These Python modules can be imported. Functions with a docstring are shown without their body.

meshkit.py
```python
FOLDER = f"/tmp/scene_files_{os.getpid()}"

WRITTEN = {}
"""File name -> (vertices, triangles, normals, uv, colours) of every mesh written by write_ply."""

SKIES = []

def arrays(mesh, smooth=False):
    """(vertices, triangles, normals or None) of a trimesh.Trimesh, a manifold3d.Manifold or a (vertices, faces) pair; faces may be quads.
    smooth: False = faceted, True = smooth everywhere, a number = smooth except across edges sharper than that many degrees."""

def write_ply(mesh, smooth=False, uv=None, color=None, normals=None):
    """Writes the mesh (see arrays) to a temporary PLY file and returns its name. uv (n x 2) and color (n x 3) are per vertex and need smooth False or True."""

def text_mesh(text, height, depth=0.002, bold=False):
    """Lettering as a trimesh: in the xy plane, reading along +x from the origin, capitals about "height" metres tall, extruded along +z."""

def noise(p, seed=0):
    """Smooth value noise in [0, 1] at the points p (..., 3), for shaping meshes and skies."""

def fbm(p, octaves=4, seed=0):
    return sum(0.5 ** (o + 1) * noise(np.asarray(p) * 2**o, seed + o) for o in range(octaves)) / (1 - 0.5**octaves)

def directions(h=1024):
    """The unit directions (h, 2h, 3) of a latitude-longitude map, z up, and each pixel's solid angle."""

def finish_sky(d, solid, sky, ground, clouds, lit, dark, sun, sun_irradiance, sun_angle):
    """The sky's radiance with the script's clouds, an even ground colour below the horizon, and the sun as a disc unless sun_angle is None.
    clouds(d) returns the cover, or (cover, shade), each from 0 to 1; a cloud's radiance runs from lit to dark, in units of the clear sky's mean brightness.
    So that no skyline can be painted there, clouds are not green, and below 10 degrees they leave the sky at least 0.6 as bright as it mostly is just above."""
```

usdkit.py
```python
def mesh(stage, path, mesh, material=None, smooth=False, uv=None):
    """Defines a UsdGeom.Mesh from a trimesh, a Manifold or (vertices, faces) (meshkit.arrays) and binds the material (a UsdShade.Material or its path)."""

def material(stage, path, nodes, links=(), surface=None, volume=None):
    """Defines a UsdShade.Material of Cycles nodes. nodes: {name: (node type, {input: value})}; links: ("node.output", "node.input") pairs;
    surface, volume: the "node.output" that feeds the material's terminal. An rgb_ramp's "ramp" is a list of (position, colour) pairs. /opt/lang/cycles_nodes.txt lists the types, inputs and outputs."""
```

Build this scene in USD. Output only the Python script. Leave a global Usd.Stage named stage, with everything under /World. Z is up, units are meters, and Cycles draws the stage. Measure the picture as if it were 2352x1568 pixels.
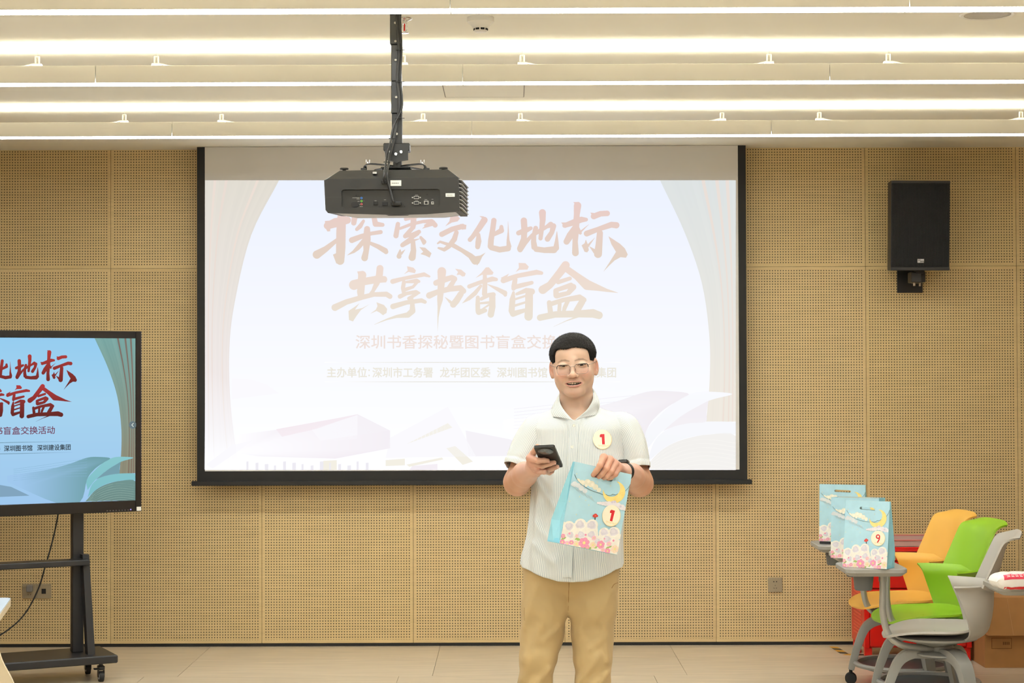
import math, random, glob
import numpy as np, trimesh, shapely, usdkit, meshkit
import manifold3d as m3
from shapely.geometry import Polygon, LineString, Point, MultiPolygon, MultiPoint
from shapely.ops import unary_union
from pxr import Usd, UsdGeom, UsdLux, Gf, Sdf, Vt, UsdShade

stage = Usd.Stage.CreateInMemory()
UsdGeom.SetStageUpAxis(stage, "Z")
UsdGeom.Xform.Define(stage, "/World")
UsdGeom.Scope.Define(stage, "/World/Looks")

# ---------------------------------------------------------------- camera, light levels, exposure
FPX = 4200.0                       # focal length in pixels of the 2352 x 1568 frame
PITCH = math.atan(73.0 / FPX)      # horizon at row 857
ROLL = math.radians(0.18)
EYE = np.array([0.0, 0.0, 1.61])
DOWN_LIGHT, DOWN_COLOR = 31.0, (0.93, 0.985, 1.0)    # opal undersides of the pendants
UP_LIGHT, UP_COLOR = 36.0, (1.0, 0.92, 0.70)         # warm strip on top of the pendants
EXPOSURE = 0.0
FWD = np.array([0, math.cos(PITCH), math.sin(PITCH)])
_r0, _u0 = np.array([1.0, 0, 0]), np.array([0, -math.sin(PITCH), math.cos(PITCH)])
RIGHT = math.cos(ROLL) * _r0 - math.sin(ROLL) * _u0
UP = math.cos(ROLL) * _u0 + math.sin(ROLL) * _r0
cam = UsdGeom.Camera.Define(stage, "/World/camera")
cam.CreateHorizontalApertureAttr(36.0)
cam.CreateVerticalApertureAttr(24.0)
cam.CreateFocalLengthAttr(36.0 * FPX / 2352)
cam.CreateFStopAttr(11.0)
cam.CreateFocusDistanceAttr(6.7)
cam.CreateExposureAttr(EXPOSURE)
cam.AddTransformOp().Set(Gf.Matrix4d(*RIGHT, 0, *UP, 0, *(-FWD), 0, *EYE, 1))


def ray(px, py):
    return FWD * FPX + RIGHT * (px - 1176.0) - UP * (py - 784.0)


def P(px, py, d):
    """The point seen at a pixel of the photograph, at depth y = d."""
    r = ray(px, py)
    return EYE + r * (d / r[1])


def onplane(px, py, p0, n):
    r = ray(px, py)
    return EYE + r * (np.dot(np.asarray(p0) - EYE, n) / np.dot(r, n))


# ---------------------------------------------------------------- helpers
def lin(r, g, b):
    c = np.array([r, g, b]) / 255.0
    return tuple(np.where(c <= 0.04045, c / 12.92, ((c + 0.055) / 1.055) ** 2.4))


LOOK, USED, THINGS = {}, {}, {}


def mat(name, color, rough=0.5, metal=0.0, spec=0.5, vary=0.0, vscale=6.0, bump=0.0, bscale=200.0, coat=0.0, sss=0.0, sheen=0.0, attr=None, emit=0.0, trans=0.0):
    """A principled look with a little noise in tone and relief; attr = name of a colour primvar that gives the colour."""
    if name in LOOK:
        return LOOK[name]
    p = {"roughness": rough, "metallic": metal, "specular_ior_level": spec, "base_color": color, "coat_weight": coat}
    if sss:
        p.update(subsurface_weight=sss, subsurface_scale=0.006, subsurface_radius=(1.0, 0.35, 0.2))
    if sheen:
        p.update(sheen_weight=sheen)
    if trans:
        p.update(transmission_weight=trans)
    n, l = {"p": ("principled_bsdf", p)}, []
    src = None
    if attr:
        n["a"] = ("attribute", {"attribute": attr})
        src = "a.color"
    if vary:
        n["tc"] = ("texture_coordinate", {})
        n["nz"] = ("noise_texture", {"scale": vscale, "detail": 4.0})
        n["mr"] = ("map_range", {"from_min": 0.3, "from_max": 0.7, "to_min": 1 - vary, "to_max": 1 + vary})
        n["vm"] = ("vector_math", {"math_type": "scale", "vector1": color})
        l += [("tc.object", "nz.vector"), ("nz.fac", "mr.value"), ("mr.result", "vm.scale")]
        if src:
            l.append((src, "vm.vector1"))
        src = "vm.vector"
    if src:
        l.append((src, "p.base_color"))
    if emit:
        n["p"][1]["emission_strength"] = emit
        n["p"][1]["emission_color"] = color
        if src:
            l.append((src, "p.emission_color"))
    if bump:
        n["tc2"] = ("texture_coordinate", {})
        n["bn"] = ("noise_texture", {"scale": bscale, "detail": 3.0})
        n["bp"] = ("bump", {"strength": bump, "distance": 0.002})
        l += [("tc2.object", "bn.vector"), ("bn.fac", "bp.height"), ("bp.normal", "p.normal")]
    LOOK[name] = usdkit.material(stage, "/World/Looks/" + name, n, l, surface="p.BSDF")
    return LOOK[name]


def emitter(name, color, strength, attr=None):
    n, l = {"e": ("emission", {"color": color, "strength": strength})}, []
    if attr:
        n["a"] = ("attribute", {"attribute": attr})
        l = [("a.color", "e.color")]
    LOOK[name] = usdkit.material(stage, "/World/Looks/" + name, n, l, surface="e.emission")
    return LOOK[name]


def numbered(parent, name):
    k = USED.get((parent, name), -1) + 1
    USED[(parent, name)] = k
    return f"{parent}/{name}" if k == 0 else f"{parent}/{name}_{k:03d}"


def data(prim, label=None, cat=None, group=None, kind=None):
    for key, text in (("label", label), ("category", cat), ("group", group), ("kind", kind)):
        if text:
            prim.SetCustomDataByKey(key, text)
    return prim


def thing(name, label, cat, loc=(0, 0, 0), rotz=0.0, group=None, kind=None):
    path = numbered("/World", name)
    x = UsdGeom.Xform.Define(stage, path)
    x.AddTranslateOp().Set(Gf.Vec3d(*map(float, loc)))
    x.AddRotateZOp().Set(float(rotz))
    a = math.radians(rotz)
    THINGS[path] = (np.array(loc, float), np.array([[math.cos(a), -math.sin(a), 0], [math.sin(a), math.cos(a), 0], [0, 0, 1]]))
    data(x.GetPrim(), label, cat, group, kind)
    return path


def root_of(path):
    return "/".join(path.split("/")[:3])


def obj(name, mesh, material, parent="/World", smooth=30, label=None, cat=None, group=None, kind=None, local=False, col=None, colname="col"):
    """ONE Mesh prim. mesh: a trimesh or a list of them, in world space (in the thing's space with local=True)."""
    if isinstance(mesh, (list, tuple)):
        mesh = trimesh.util.concatenate(mesh)
    if hasattr(mesh, "to_mesh"):
        q = mesh.to_mesh()
        mesh = trimesh.Trimesh(q.vert_properties[:, :3], q.tri_verts, process=False)
    v = np.array(mesh.vertices)
    if root_of(parent) in THINGS and not local:
        loc, R = THINGS[root_of(parent)]
        v = (v - loc) @ R
    path = numbered(parent, name)
    m = usdkit.mesh(stage, path, trimesh.Trimesh(v, mesh.faces, process=False), material, smooth=(True if col is not None and smooth else smooth))
    if col is not None:
        UsdGeom.PrimvarsAPI(m).CreatePrimvar(colname, Sdf.ValueTypeNames.Color3fArray, "vertex").Set(Vt.Vec3fArray.FromNumpy(np.asarray(col, np.float32)))
    data(m.GetPrim(), label, cat, group, kind)
    return path


def dup(src, loc, rotz=0.0, label=None, group=None):
    """A copy of a thing with its parts, by an internal reference."""
    was = stage.GetPrimAtPath(src).GetCustomData()
    r = thing(src.rsplit("/", 1)[1], label or was["label"], was["category"], loc, rotz, group or was.get("group"))
    pr = stage.GetPrimAtPath(r)
    pr.GetReferences().AddInternalReference(src)
    pr.SetInstanceable(True)
    return r


def tm(v, f):
    return trimesh.Trimesh(np.asarray(v, float), np.asarray(f), process=False)


def bx(x0, x1, y0, y1, z0, z1, b=0.0):
    """A box with chamfered edges."""
    c, h = np.array([x0 + x1, y0 + y1, z0 + z1]) / 2, np.abs(np.array([x1 - x0, y1 - y0, z1 - z0])) / 2
    if not b:
        m = trimesh.creation.box(2 * h)
        m.apply_translation(c)
        return m
    b = min(b, h.min() * 0.9)
    pts = []
    for s in np.array(np.meshgrid([-1, 1], [-1, 1], [-1, 1])).reshape(3, -1).T:
        for k in range(3):
            q = h - b
            q = q.copy()
            q[k] = h[k]
            pts.append(c + s * q)
    return trimesh.convex.convex_hull(np.array(pts))


def hull(pts):
    return trimesh.convex.convex_hull(np.asarray(pts, float))


def frame(z, x=None):
    z = np.asarray(z, float) / np.linalg.norm(z)
    a = np.asarray(x, float) if x is not None else (np.array([0, 0, 1.0]) if abs(z[2]) < 0.9 else np.array([1.0, 0, 0]))
    y = np.cross(z, a)
    y /= np.linalg.norm(y)
    return np.cross(y, z), y, z


def cyl(p0, p1, r, r1=None, n=24):
    p0, p1 = np.asarray(p0, float), np.asarray(p1, float)
    r1 = r if r1 is None else r1
    a, b, z = frame(p1 - p0)
    t = np.arange(n) * 2 * np.pi / n
    ring = np.cos(t)[:, None] * a + np.sin(t)[:, None] * b
    v = np.vstack([p0 + ring * r, p1 + ring * r1, p0, p1])
    f = []
    for i in range(n):
        j = (i + 1) % n
        f += [[i, j, n + j], [i, n + j, n + i], [2 * n, j, i], [2 * n + 1, n + i, n + j]]
    m = tm(v, f)
    if m.volume < 0:
        m.invert()
    return m


def curve(pts, n=8):
    """A smooth path through the points (Catmull-Rom)."""
    p = np.asarray(pts, float)
    q = np.vstack([2 * p[0] - p[1], p, 2 * p[-1] - p[-2]])
    out = []
    for i in range(len(p) - 1):
        a, b, c, d = q[i:i + 4]
        for t in np.arange(n) / n:
            out.append(0.5 * (2 * b + (c - a) * t + (2 * a - 5 * b + 4 * c - d) * t ** 2 + (3 * b - a - 3 * c + d) * t ** 3))
    out.append(p[-1])
    return np.array(out)


def tube(path, r, n=10, section=None, up=None):
    """A swept tube (or a swept closed 2-D section) with caps; r may vary along the path."""
    p = np.asarray(path, float)
    t = np.gradient(p, axis=0)
    t /= np.linalg.norm(t, axis=1, keepdims=True)
    if section is None:
        a = np.arange(n) * 2 * np.pi / n
        section = np.stack([np.cos(a), np.sin(a)], 1)
    section = np.asarray(section, float)
    n = len(section)
    u = frame(t[0], up)[0]
    rr = np.broadcast_to(np.asarray(r, float), (len(p),))
    V = []
    for i in range(len(p)):
        if up is not None:
            u = np.asarray(up, float)
        u = u - t[i] * np.dot(u, t[i])
        u /= np.linalg.norm(u)
        w = np.cross(t[i], u)
        V.append(p[i] + rr[i] * (section[:, :1] * u + section[:, 1:] * w))
    f = []
    for i in range(len(p) - 1):
        for j in range(n):
            k = (j + 1) % n
            f += [[i * n + j, i * n + k, (i + 1) * n + k], [i * n + j, (i + 1) * n + k, (i + 1) * n + j]]
    v = np.vstack(V + [p[:1], p[-1:]])
    e, L = len(p) * n, (len(p) - 1) * n
    for j in range(n):
        k = (j + 1) % n
        f += [[e, k, j], [e + 1, L + j, L + k]]
    m = tm(v, f)
    if m.volume < 0:
        m.invert()
    return m


def lathe(profile, n=32, at=(0, 0, 0), axis=(0, 0, 1)):
    """Revolves (radius, height) pairs about an axis."""
    pr = np.asarray(profile, float)
    a, b, z = frame(axis)
    t = np.arange(n) * 2 * np.pi / n
    v = np.vstack([np.asarray(at) + z * h + max(r, 1e-5) * (np.cos(t)[:, None] * a + np.sin(t)[:, None] * b) for r, h in pr])
    f = []
    for i in range(len(pr) - 1):
        for j in range(n):
            k = (j + 1) % n
            f += [[i * n + j, i * n + k, (i + 1) * n + k], [i * n + j, (i + 1) * n + k, (i + 1) * n + j]]
    m = tm(v, f)
    if m.volume < 0:
        m.invert()
    return m


def prism(poly, o, ex, ey, depth, base=0.0):
    """Extrudes a shapely polygon given in the plane (o, ex, ey) along ex x ey from base to base + depth."""
    ex, ey = np.asarray(ex, float), np.asarray(ey, float)
    ez = np.cross(ex, ey)
    ez /= np.linalg.norm(ez)
    parts = []
    for g in getattr(poly, "geoms", [poly]):
        if g.is_empty or g.area <= 0 or g.geom_type != "Polygon":
            continue
        m = trimesh.creation.extrude_polygon(g, 1.0, engine="earcut")
        v = np.array(m.vertices)
        m = tm(np.asarray(o) + v[:, :1] * ex + v[:, 1:2] * ey + (base + v[:, 2:3] * depth) * ez, m.faces)
        if m.volume < 0:
            m.invert()
        parts.append(m)
    return trimesh.util.concatenate(parts)


def flat(poly):
    """Triangles of a flat polygon: (n x 2 points, faces)."""
    V, F, k = [], [], 0
    for g in getattr(poly, "geoms", [poly]):
        if g.is_empty or g.geom_type != "Polygon" or g.area <= 0:
            continue
        v, f = trimesh.creation.triangulate_polygon(g, engine="earcut")
        V.append(np.asarray(v)[:, :2])
        F.append(np.asarray(f) + k)
        k += len(v)
    return np.vstack(V), np.vstack(F)


def sheet(g, th, closed=False):
    """A thick sheet over a grid of points g[i, j]; th = thickness to both sides of the grid together."""
    g = np.asarray(g, float)
    du, dv = np.gradient(g, axis=0), np.gradient(g, axis=1)
    if closed:
        du = (np.roll(g, -1, 0) - np.roll(g, 1, 0)) / 2
    n = np.cross(du, dv)
    n /= np.linalg.norm(n, axis=2, keepdims=True) + 1e-12
    a, b = g + n * th / 2, g - n * th / 2
    nu, nv = g.shape[:2]
    v = np.vstack([a.reshape(-1, 3), b.reshape(-1, 3)])
    N, f = nu * nv, []
    for i in range(nu if closed else nu - 1):
        for j in range(nv - 1):
            p, q, r, s = i * nv + j, ((i + 1) % nu) * nv + j, ((i + 1) % nu) * nv + j + 1, i * nv + j + 1
            f += [[p, q, r], [p, r, s], [N + p, N + r, N + q], [N + p, N + s, N + r]]
    edges = [(i * nv, ((i + 1) % nu) * nv, 1) for i in range(nu if closed else nu - 1)] + [(i * nv + nv - 1, ((i + 1) % nu) * nv + nv - 1, 0) for i in range(nu if closed else nu - 1)]
    if not closed:
        edges += [(j, j + 1, 0) for j in range(nv - 1)] + [((nu - 1) * nv + j, (nu - 1) * nv + j + 1, 1) for j in range(nv - 1)]
    for p, q, s in edges:
        f += [[p, N + q, q], [p, N + p, N + q]] if s else [[p, q, N + q], [p, N + q, N + p]]
    return tm(v, f)


def rrect(w, h, r, n=6):
    return Point(0, 0).buffer(r, n) if w <= 2 * r and h <= 2 * r else Polygon([(-w / 2 + r, -h / 2 + r), (w / 2 - r, -h / 2 + r), (w / 2 - r, h / 2 - r), (-w / 2 + r, h / 2 - r)]).buffer(r, n)


def xf(m, M):
    m = m.copy()
    m.apply_transform(M)
    return m


def place(R, t):
    M = np.eye(4)
    M[:3, :3], M[:3, 3] = R, t
    return M


def rot(axis, deg):
    return trimesh.transformations.rotation_matrix(math.radians(deg), axis)[:3, :3]


# signed distance modelling for the soft shapes
def smin(a, b, k):
    h = np.clip(0.5 + 0.5 * (b - a) / k, 0, 1)
    return b + (a - b) * h - k * h * (1 - h)


def smax(a, b, k):
    return -smin(-a, -b, k)


def s_cap(p, a, b, ra, rb=None):
    rb = ra if rb is None else rb
    a, b = np.asarray(a, float), np.asarray(b, float)
    ab = b - a
    t = np.clip(((p - a) @ ab) / (ab @ ab + 1e-12), 0, 1)
    return np.linalg.norm(p - a - t[:, None] * ab, axis=1) - (ra + (rb - ra) * t)


def s_ell(p, c, r):
    q = (p - np.asarray(c)) / np.asarray(r)
    k = np.linalg.norm(q, axis=1)
    return k * (k - 1) / (np.linalg.norm(q / np.asarray(r), axis=1) + 1e-9)


def s_chain(p, pts, k):
    d = None
    for (a, ra), (b, rb) in zip(pts[:-1], pts[1:]):
        e = s_cap(p, a, b, ra, rb)
        d = e if d is None else smin(d, e, k)
    return d


def nets(fn, lo, hi, h):
    """Surface nets of fn(points) < 0 inside the box, evaluated finely only near the surface."""
    lo, hi = np.asarray(lo, float), np.asarray(hi, float)
    S = 4
    nc = np.ceil((hi - lo) / (h * S)).astype(int) + 1
    gc = np.stack(np.meshgrid(*[lo[k] + np.arange(nc[k]) * h * S + h * (S - 1) / 2 for k in range(3)], indexing="ij"), -1)
    C = fn(gc.reshape(-1, 3)).reshape(nc)
    F = np.repeat(np.repeat(np.repeat(C, S, 0), S, 1), S, 2)
    near = np.argwhere(np.abs(F) < h * S * 1.8)
    F[near[:, 0], near[:, 1], near[:, 2]] = fn(lo + near * h)
    s = F < 0
    n = np.array(F.shape)
    cnt = sum(s[a:n[0] - 1 + a, b:n[1] - 1 + b, c:n[2] - 1 + c].astype(np.int8) for a in (0, 1) for b in (0, 1) for c in (0, 1))
    act = np.argwhere((cnt > 0) & (cnt < 8))
    idx = -np.ones(cnt.shape, np.int64)
    idx[act[:, 0], act[:, 1], act[:, 2]] = np.arange(len(act))
    corners = np.array([(a, b, c) for a in (0, 1) for b in (0, 1) for c in (0, 1)])
    val = np.stack([F[act[:, 0] + c[0], act[:, 1] + c[1], act[:, 2] + c[2]] for c in corners], 1)
    acc, num = np.zeros((len(act), 3)), np.zeros(len(act))
    for i in range(8):
        for j in range(i + 1, 8):
            if np.abs(corners[i] - corners[j]).sum() == 1:
                a, b = val[:, i], val[:, j]
                w = (a < 0) != (b < 0)
                t = np.where(w, a / np.where(w, a - b, 1), 0)
                acc += np.where(w[:, None], corners[i] + t[:, None] * (corners[j] - corners[i]), 0)
                num += w
    V = lo + (act + acc / num[:, None]) * h
    Q = []
    for ax in range(3):
        o1, o2 = (ax + 1) % 3, (ax + 2) % 3
        lo_s, hi_s = [slice(None)] * 3, [slice(None)] * 3
        lo_s[ax], hi_s[ax] = slice(0, -1), slice(1, None)
        A, B = s[tuple(lo_s)], s[tuple(hi_s)]
        e = np.argwhere(A != B)
        e = e[(e[:, o1] > 0) & (e[:, o2] > 0) & (e[:, o1] < n[o1] - 1) & (e[:, o2] < n[o2] - 1)]
        d1, d2 = np.eye(3, dtype=int)[o1], np.eye(3, dtype=int)[o2]
        q = np.stack([idx[tuple((e - d1 - d2).T)], idx[tuple((e - d2).T)], idx[tuple(e.T)], idx[tuple((e - d1).T)]], 1)
        flip = ~A[tuple(e.T)]
        q[flip] = q[flip][:, ::-1]
        Q.append(q)
    Q = np.vstack(Q)
    return tm(V, np.vstack([Q[:, [0, 1, 2]], Q[:, [0, 2, 3]]]))
# ---------------------------------------------------------------- room
D = 10.84                                  # depth of the perforated wall
CEIL = P(1176, 341.5, D)[2]
XL, XR, YB = -4.1, 4.3, -4.6
rng = random.Random(4)

unseen_wall_grey = mat("unseen_wall_grey", (0.42, 0.42, 0.41), 0.7, vary=0.015, vscale=1.5)
ceiling_paint = mat("ceiling_paint", (0.90, 0.885, 0.80), 0.8, vary=0.012, vscale=1.0)
black_felt = mat("black_felt", (0.012, 0.011, 0.01), 0.95, vary=0.2, vscale=60)
black_trim = mat("black_trim", (0.008, 0.008, 0.008), 0.5, vary=0.1)

ceil = thing("ceiling", "flat cream painted ceiling over the room", None, (0, 0, CEIL), kind="structure")
obj("ceiling_board", bx(XL - 0.2, XR + 0.2, YB - 0.2, D + 0.2, CEIL, CEIL + 0.12), ceiling_paint, ceil)
lid_z = CEIL - 0.0015
x0, x1 = P(1024, 215, 8.8)[0], P(1202, 215, 8.8)[0]
obj("access_frame", [bx(x0 - 0.004, x0, 8.2, 8.8, lid_z, CEIL), bx(x1, x1 + 0.004, 8.2, 8.8, lid_z, CEIL), bx(x0 - 0.004, x1 + 0.004, 8.8, 8.804, lid_z, CEIL), bx(x0 - 0.004, x1 + 0.004, 8.196, 8.2, lid_z, CEIL)],
    mat("grey_joint", (0.3, 0.28, 0.24), 0.8, vary=0.05), ceil)
obj("access_panel", bx(x0 + 0.001, x1 - 0.001, 8.201, 8.799, lid_z, CEIL), ceiling_paint, ceil)

unseen_side_brown = mat("unseen_side_wall_brown", (0.30, 0.175, 0.075), 0.6, vary=0.05, vscale=2)  # side walls out of view; brown darkens and warms the far wall ends
for side, x in (("left", XL), ("right", XR)):
    w = thing("wall_" + side, f"unseen {side} side wall of the room, brown to darken and warm the far wall ends", None, (x, 0, 0), kind="structure")
    s = -1 if side == "left" else 1
    obj("wall_surface", bx(min(x, x + s * 0.15), max(x, x + s * 0.15), YB, D + 0.2, 0, CEIL), unseen_side_brown, w)
w = thing("wall_front", "unseen wall, grey to dim the bounce light, behind the photographer", None, (0, YB, 0), kind="structure")  # out of view, toned grey to cut the bounce light in the room
obj("wall_surface", bx(XL - 0.15, XR + 0.15, YB - 0.15, YB, 0, CEIL), unseen_wall_grey, w)

# perforated oak panels on a black felt backing
PW, PX0 = 0.8956, P(1987, 480, D)[0]
JOINT = P(1987, 611.5, D)[2]
LOW = P(1176, 1475, D)[2]


def wood_nodes(name, color, pitch=0.016, hole=0.0033):
    n = {"g": ("geometry", {}), "s": ("separate_xyz", {}), "oi": ("attribute", {"attribute": "tone"}),
         "ax": ("math", {"math_type": "subtract", "value2": PX0 - 40 * PW}), "mx": ("math", {"math_type": "modulo", "value2": PW}),
         "ox": ("math", {"math_type": "subtract", "value2": 0.0238 - pitch / 2}),
         "cx": ("math", {"math_type": "pingpong", "value2": pitch / 2}),
         "az": ("math", {"math_type": "subtract", "value2": JOINT + 0.024 - 200 * pitch - pitch / 2}),
         "cz": ("math", {"math_type": "pingpong", "value2": pitch / 2}),
         "dx": ("math", {"math_type": "subtract", "value1": pitch / 2}), "dz": ("math", {"math_type": "subtract", "value1": pitch / 2}),
         "cv": ("combine_xyz", {}), "ln": ("vector_math", {"math_type": "length"}),
         "lt": ("math", {"math_type": "less_than", "value2": hole}),
         "i1": ("math", {"math_type": "greater_than", "value2": 0.0238 - 0.005}), "i2": ("math", {"math_type": "less_than", "value2": PW - 0.0238 + 0.004}),
         "m1": ("math", {"math_type": "multiply"}), "m2": ("math", {"math_type": "multiply"}),
         "jz": ("math", {"math_type": "subtract", "value2": JOINT}), "ja": ("math", {"math_type": "absolute"}), "jg": ("math", {"math_type": "greater_than", "value2": 0.0190}),
         "bz": ("math", {"math_type": "greater_than", "value2": LOW + 0.019}), "m3": ("math", {"math_type": "multiply"}), "m4": ("math", {"math_type": "multiply"}),
         "fy": ("separate_xyz", {}), "fn": ("math", {"math_type": "less_than", "value2": -0.7}), "m5": ("math", {"math_type": "multiply"}),
         "mp": ("mapping", {"scale": (3.0, 3.0, 60.0)}), "nz": ("noise_texture", {"scale": 1.6, "detail": 5.0, "distortion": 0.4}),
         "mr": ("map_range", {"from_min": 0.3, "from_max": 0.7, "to_min": 0.93, "to_max": 1.07}), "vm": ("vector_math", {"math_type": "scale", "vector1": color}),
         "vt": ("vector_math", {"math_type": "multiply"}),
         "mix": ("mix_color", {"b": (0.010, 0.007, 0.004)}), "p": ("principled_bsdf", {"roughness": 0.55, "specular_ior_level": 0.35})}
    l = [("g.position", "s.vector"), ("s.x", "ax.value1"), ("ax.value", "mx.value1"), ("mx.value", "ox.value1"), ("ox.value", "cx.value1"), ("cx.value", "dx.value2"),
         ("s.z", "az.value1"), ("az.value", "cz.value1"), ("cz.value", "dz.value2"), ("dx.value", "cv.x"), ("dz.value", "cv.y"), ("cv.vector", "ln.vector1"), ("ln.value", "lt.value1"),
         ("mx.value", "i1.value1"), ("mx.value", "i2.value1"), ("i1.value", "m1.value1"), ("i2.value", "m1.value2"), ("m1.value", "m2.value1"), ("lt.value", "m2.value2"),
         ("s.z", "jz.value1"), ("jz.value", "ja.value1"), ("ja.value", "jg.value1"), ("m2.value", "m3.value1"), ("jg.value", "m3.value2"), ("s.z", "bz.value1"), ("m3.value", "m4.value1"), ("bz.value", "m4.value2"),
         ("g.true_normal", "fy.vector"), ("fy.y", "fn.value1"), ("m4.value", "m5.value1"), ("fn.value", "m5.value2"),
         ("g.position", "mp.vector"), ("mp.vector", "nz.vector"), ("nz.fac", "mr.value"), ("mr.result", "vm.scale"), ("vm.vector", "vt.vector1"), ("oi.color", "vt.vector2"),
         ("vt.vector", "mix.a"), ("m5.value", "mix.fac"), ("mix.result", "p.base_color")]
    return usdkit.material(stage, "/World/Looks/" + name, n, l, surface="p.BSDF")


oak = wood_nodes("perforated_oak", (0.66, 0.50, 0.255))
wall = thing("wall_back", "far wall clad in perforated light oak acoustic panels", None, (0, D, 0), kind="structure")
obj("backing", bx(XL - 0.15, XR + 0.15, D + 0.016, D + 0.16, 0, CEIL), black_felt, wall)
for k in range(-9, 5):
    for z0, z1 in ((LOW, JOINT - 0.0008), (JOINT + 0.0008, CEIL)):
        a, b = max(PX0 + k * PW + 0.0011, XL), min(PX0 + (k + 1) * PW - 0.0011, XR)
        if b - a < 0.05:
            continue
        m = bx(a, b, D, D + 0.015, z0, z1, 0.0008)
        t = 1 + rng.uniform(-0.045, 0.045)
        obj("panel", m, oak, wall, smooth=False, col=np.tile([t, t * rng.uniform(0.985, 1.01), t * rng.uniform(0.96, 1.03)], (len(m.vertices), 1)), colname="tone")
base = thing("baseboard_back", "narrow black recessed skirting under the oak panels", None, (0, D, 0), kind="structure")
obj("skirting", bx(XL, XR, D + 0.004, D + 0.0158, 0, LOW - 0.002), black_trim, base)


# floor of wide pale wood-look planks
def plank_mat(i):
    t = 1 + rng.uniform(-0.06, 0.06)
    c = np.array([0.64, 0.545, 0.41]) * t
    n = {"tc": ("geometry", {}), "mp": ("mapping", {"scale": (1.2, 14.0, 1.0), "location": (i * 3.7, i * 1.3, 0)}), "nz": ("noise_texture", {"scale": 2.2, "detail": 6.0, "distortion": 0.6}),
         "mr": ("map_range", {"from_min": 0.3, "from_max": 0.7, "to_min": 0.91, "to_max": 1.09}), "vm": ("vector_math", {"math_type": "scale", "vector1": tuple(c)}),
         "p": ("principled_bsdf", {"roughness": 0.30, "specular_ior_level": 0.4})}
    l = [("tc.position", "mp.vector"), ("mp.vector", "nz.vector"), ("nz.fac", "mr.value"), ("mr.result", "vm.scale"), ("vm.vector", "p.base_color")]
    return usdkit.material(stage, f"/World/Looks/plank_wood_{i}", n, l, surface="p.BSDF")


planks = [plank_mat(i) for i in range(5)]
fl = thing("floor", "pale beige wood-look plank floor", None, (0, 0, 0), kind="structure")
obj("subfloor", bx(XL - 0.15, XR + 0.15, YB - 0.15, D + 0.2, -0.12, -0.012), mat("dark_joint", (0.12, 0.09, 0.06), 0.9, vary=0.1), fl)
for r in range(25):
    y1 = 9.77 + 0.61 * 2 - 0.61 * r
    y0 = y1 - 0.61
    if y1 < 4.0:                             # nearer rows lie far outside the frame: one wide board each
        obj("plank", bx(XL, XR, y0 + 0.001, y1 - 0.001, -0.012, 0), planks[r % 5], fl)
        continue
    off = (-0.43, -0.43, 0.75, 0.07)[r % 4]
    k0 = math.floor((XL - off) / 1.358)
    for k in range(k0, k0 + 9):
        a, b = max(XL, off + k * 1.358 + 0.001), min(XR, off + (k + 1) * 1.358 - 0.001)
        if b - a > 0.05:
            obj("plank", bx(a, b, y0 + 0.001, min(y1 - 0.001, D + 0.015), -0.012, 0), planks[rng.randrange(5)], fl)

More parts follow.
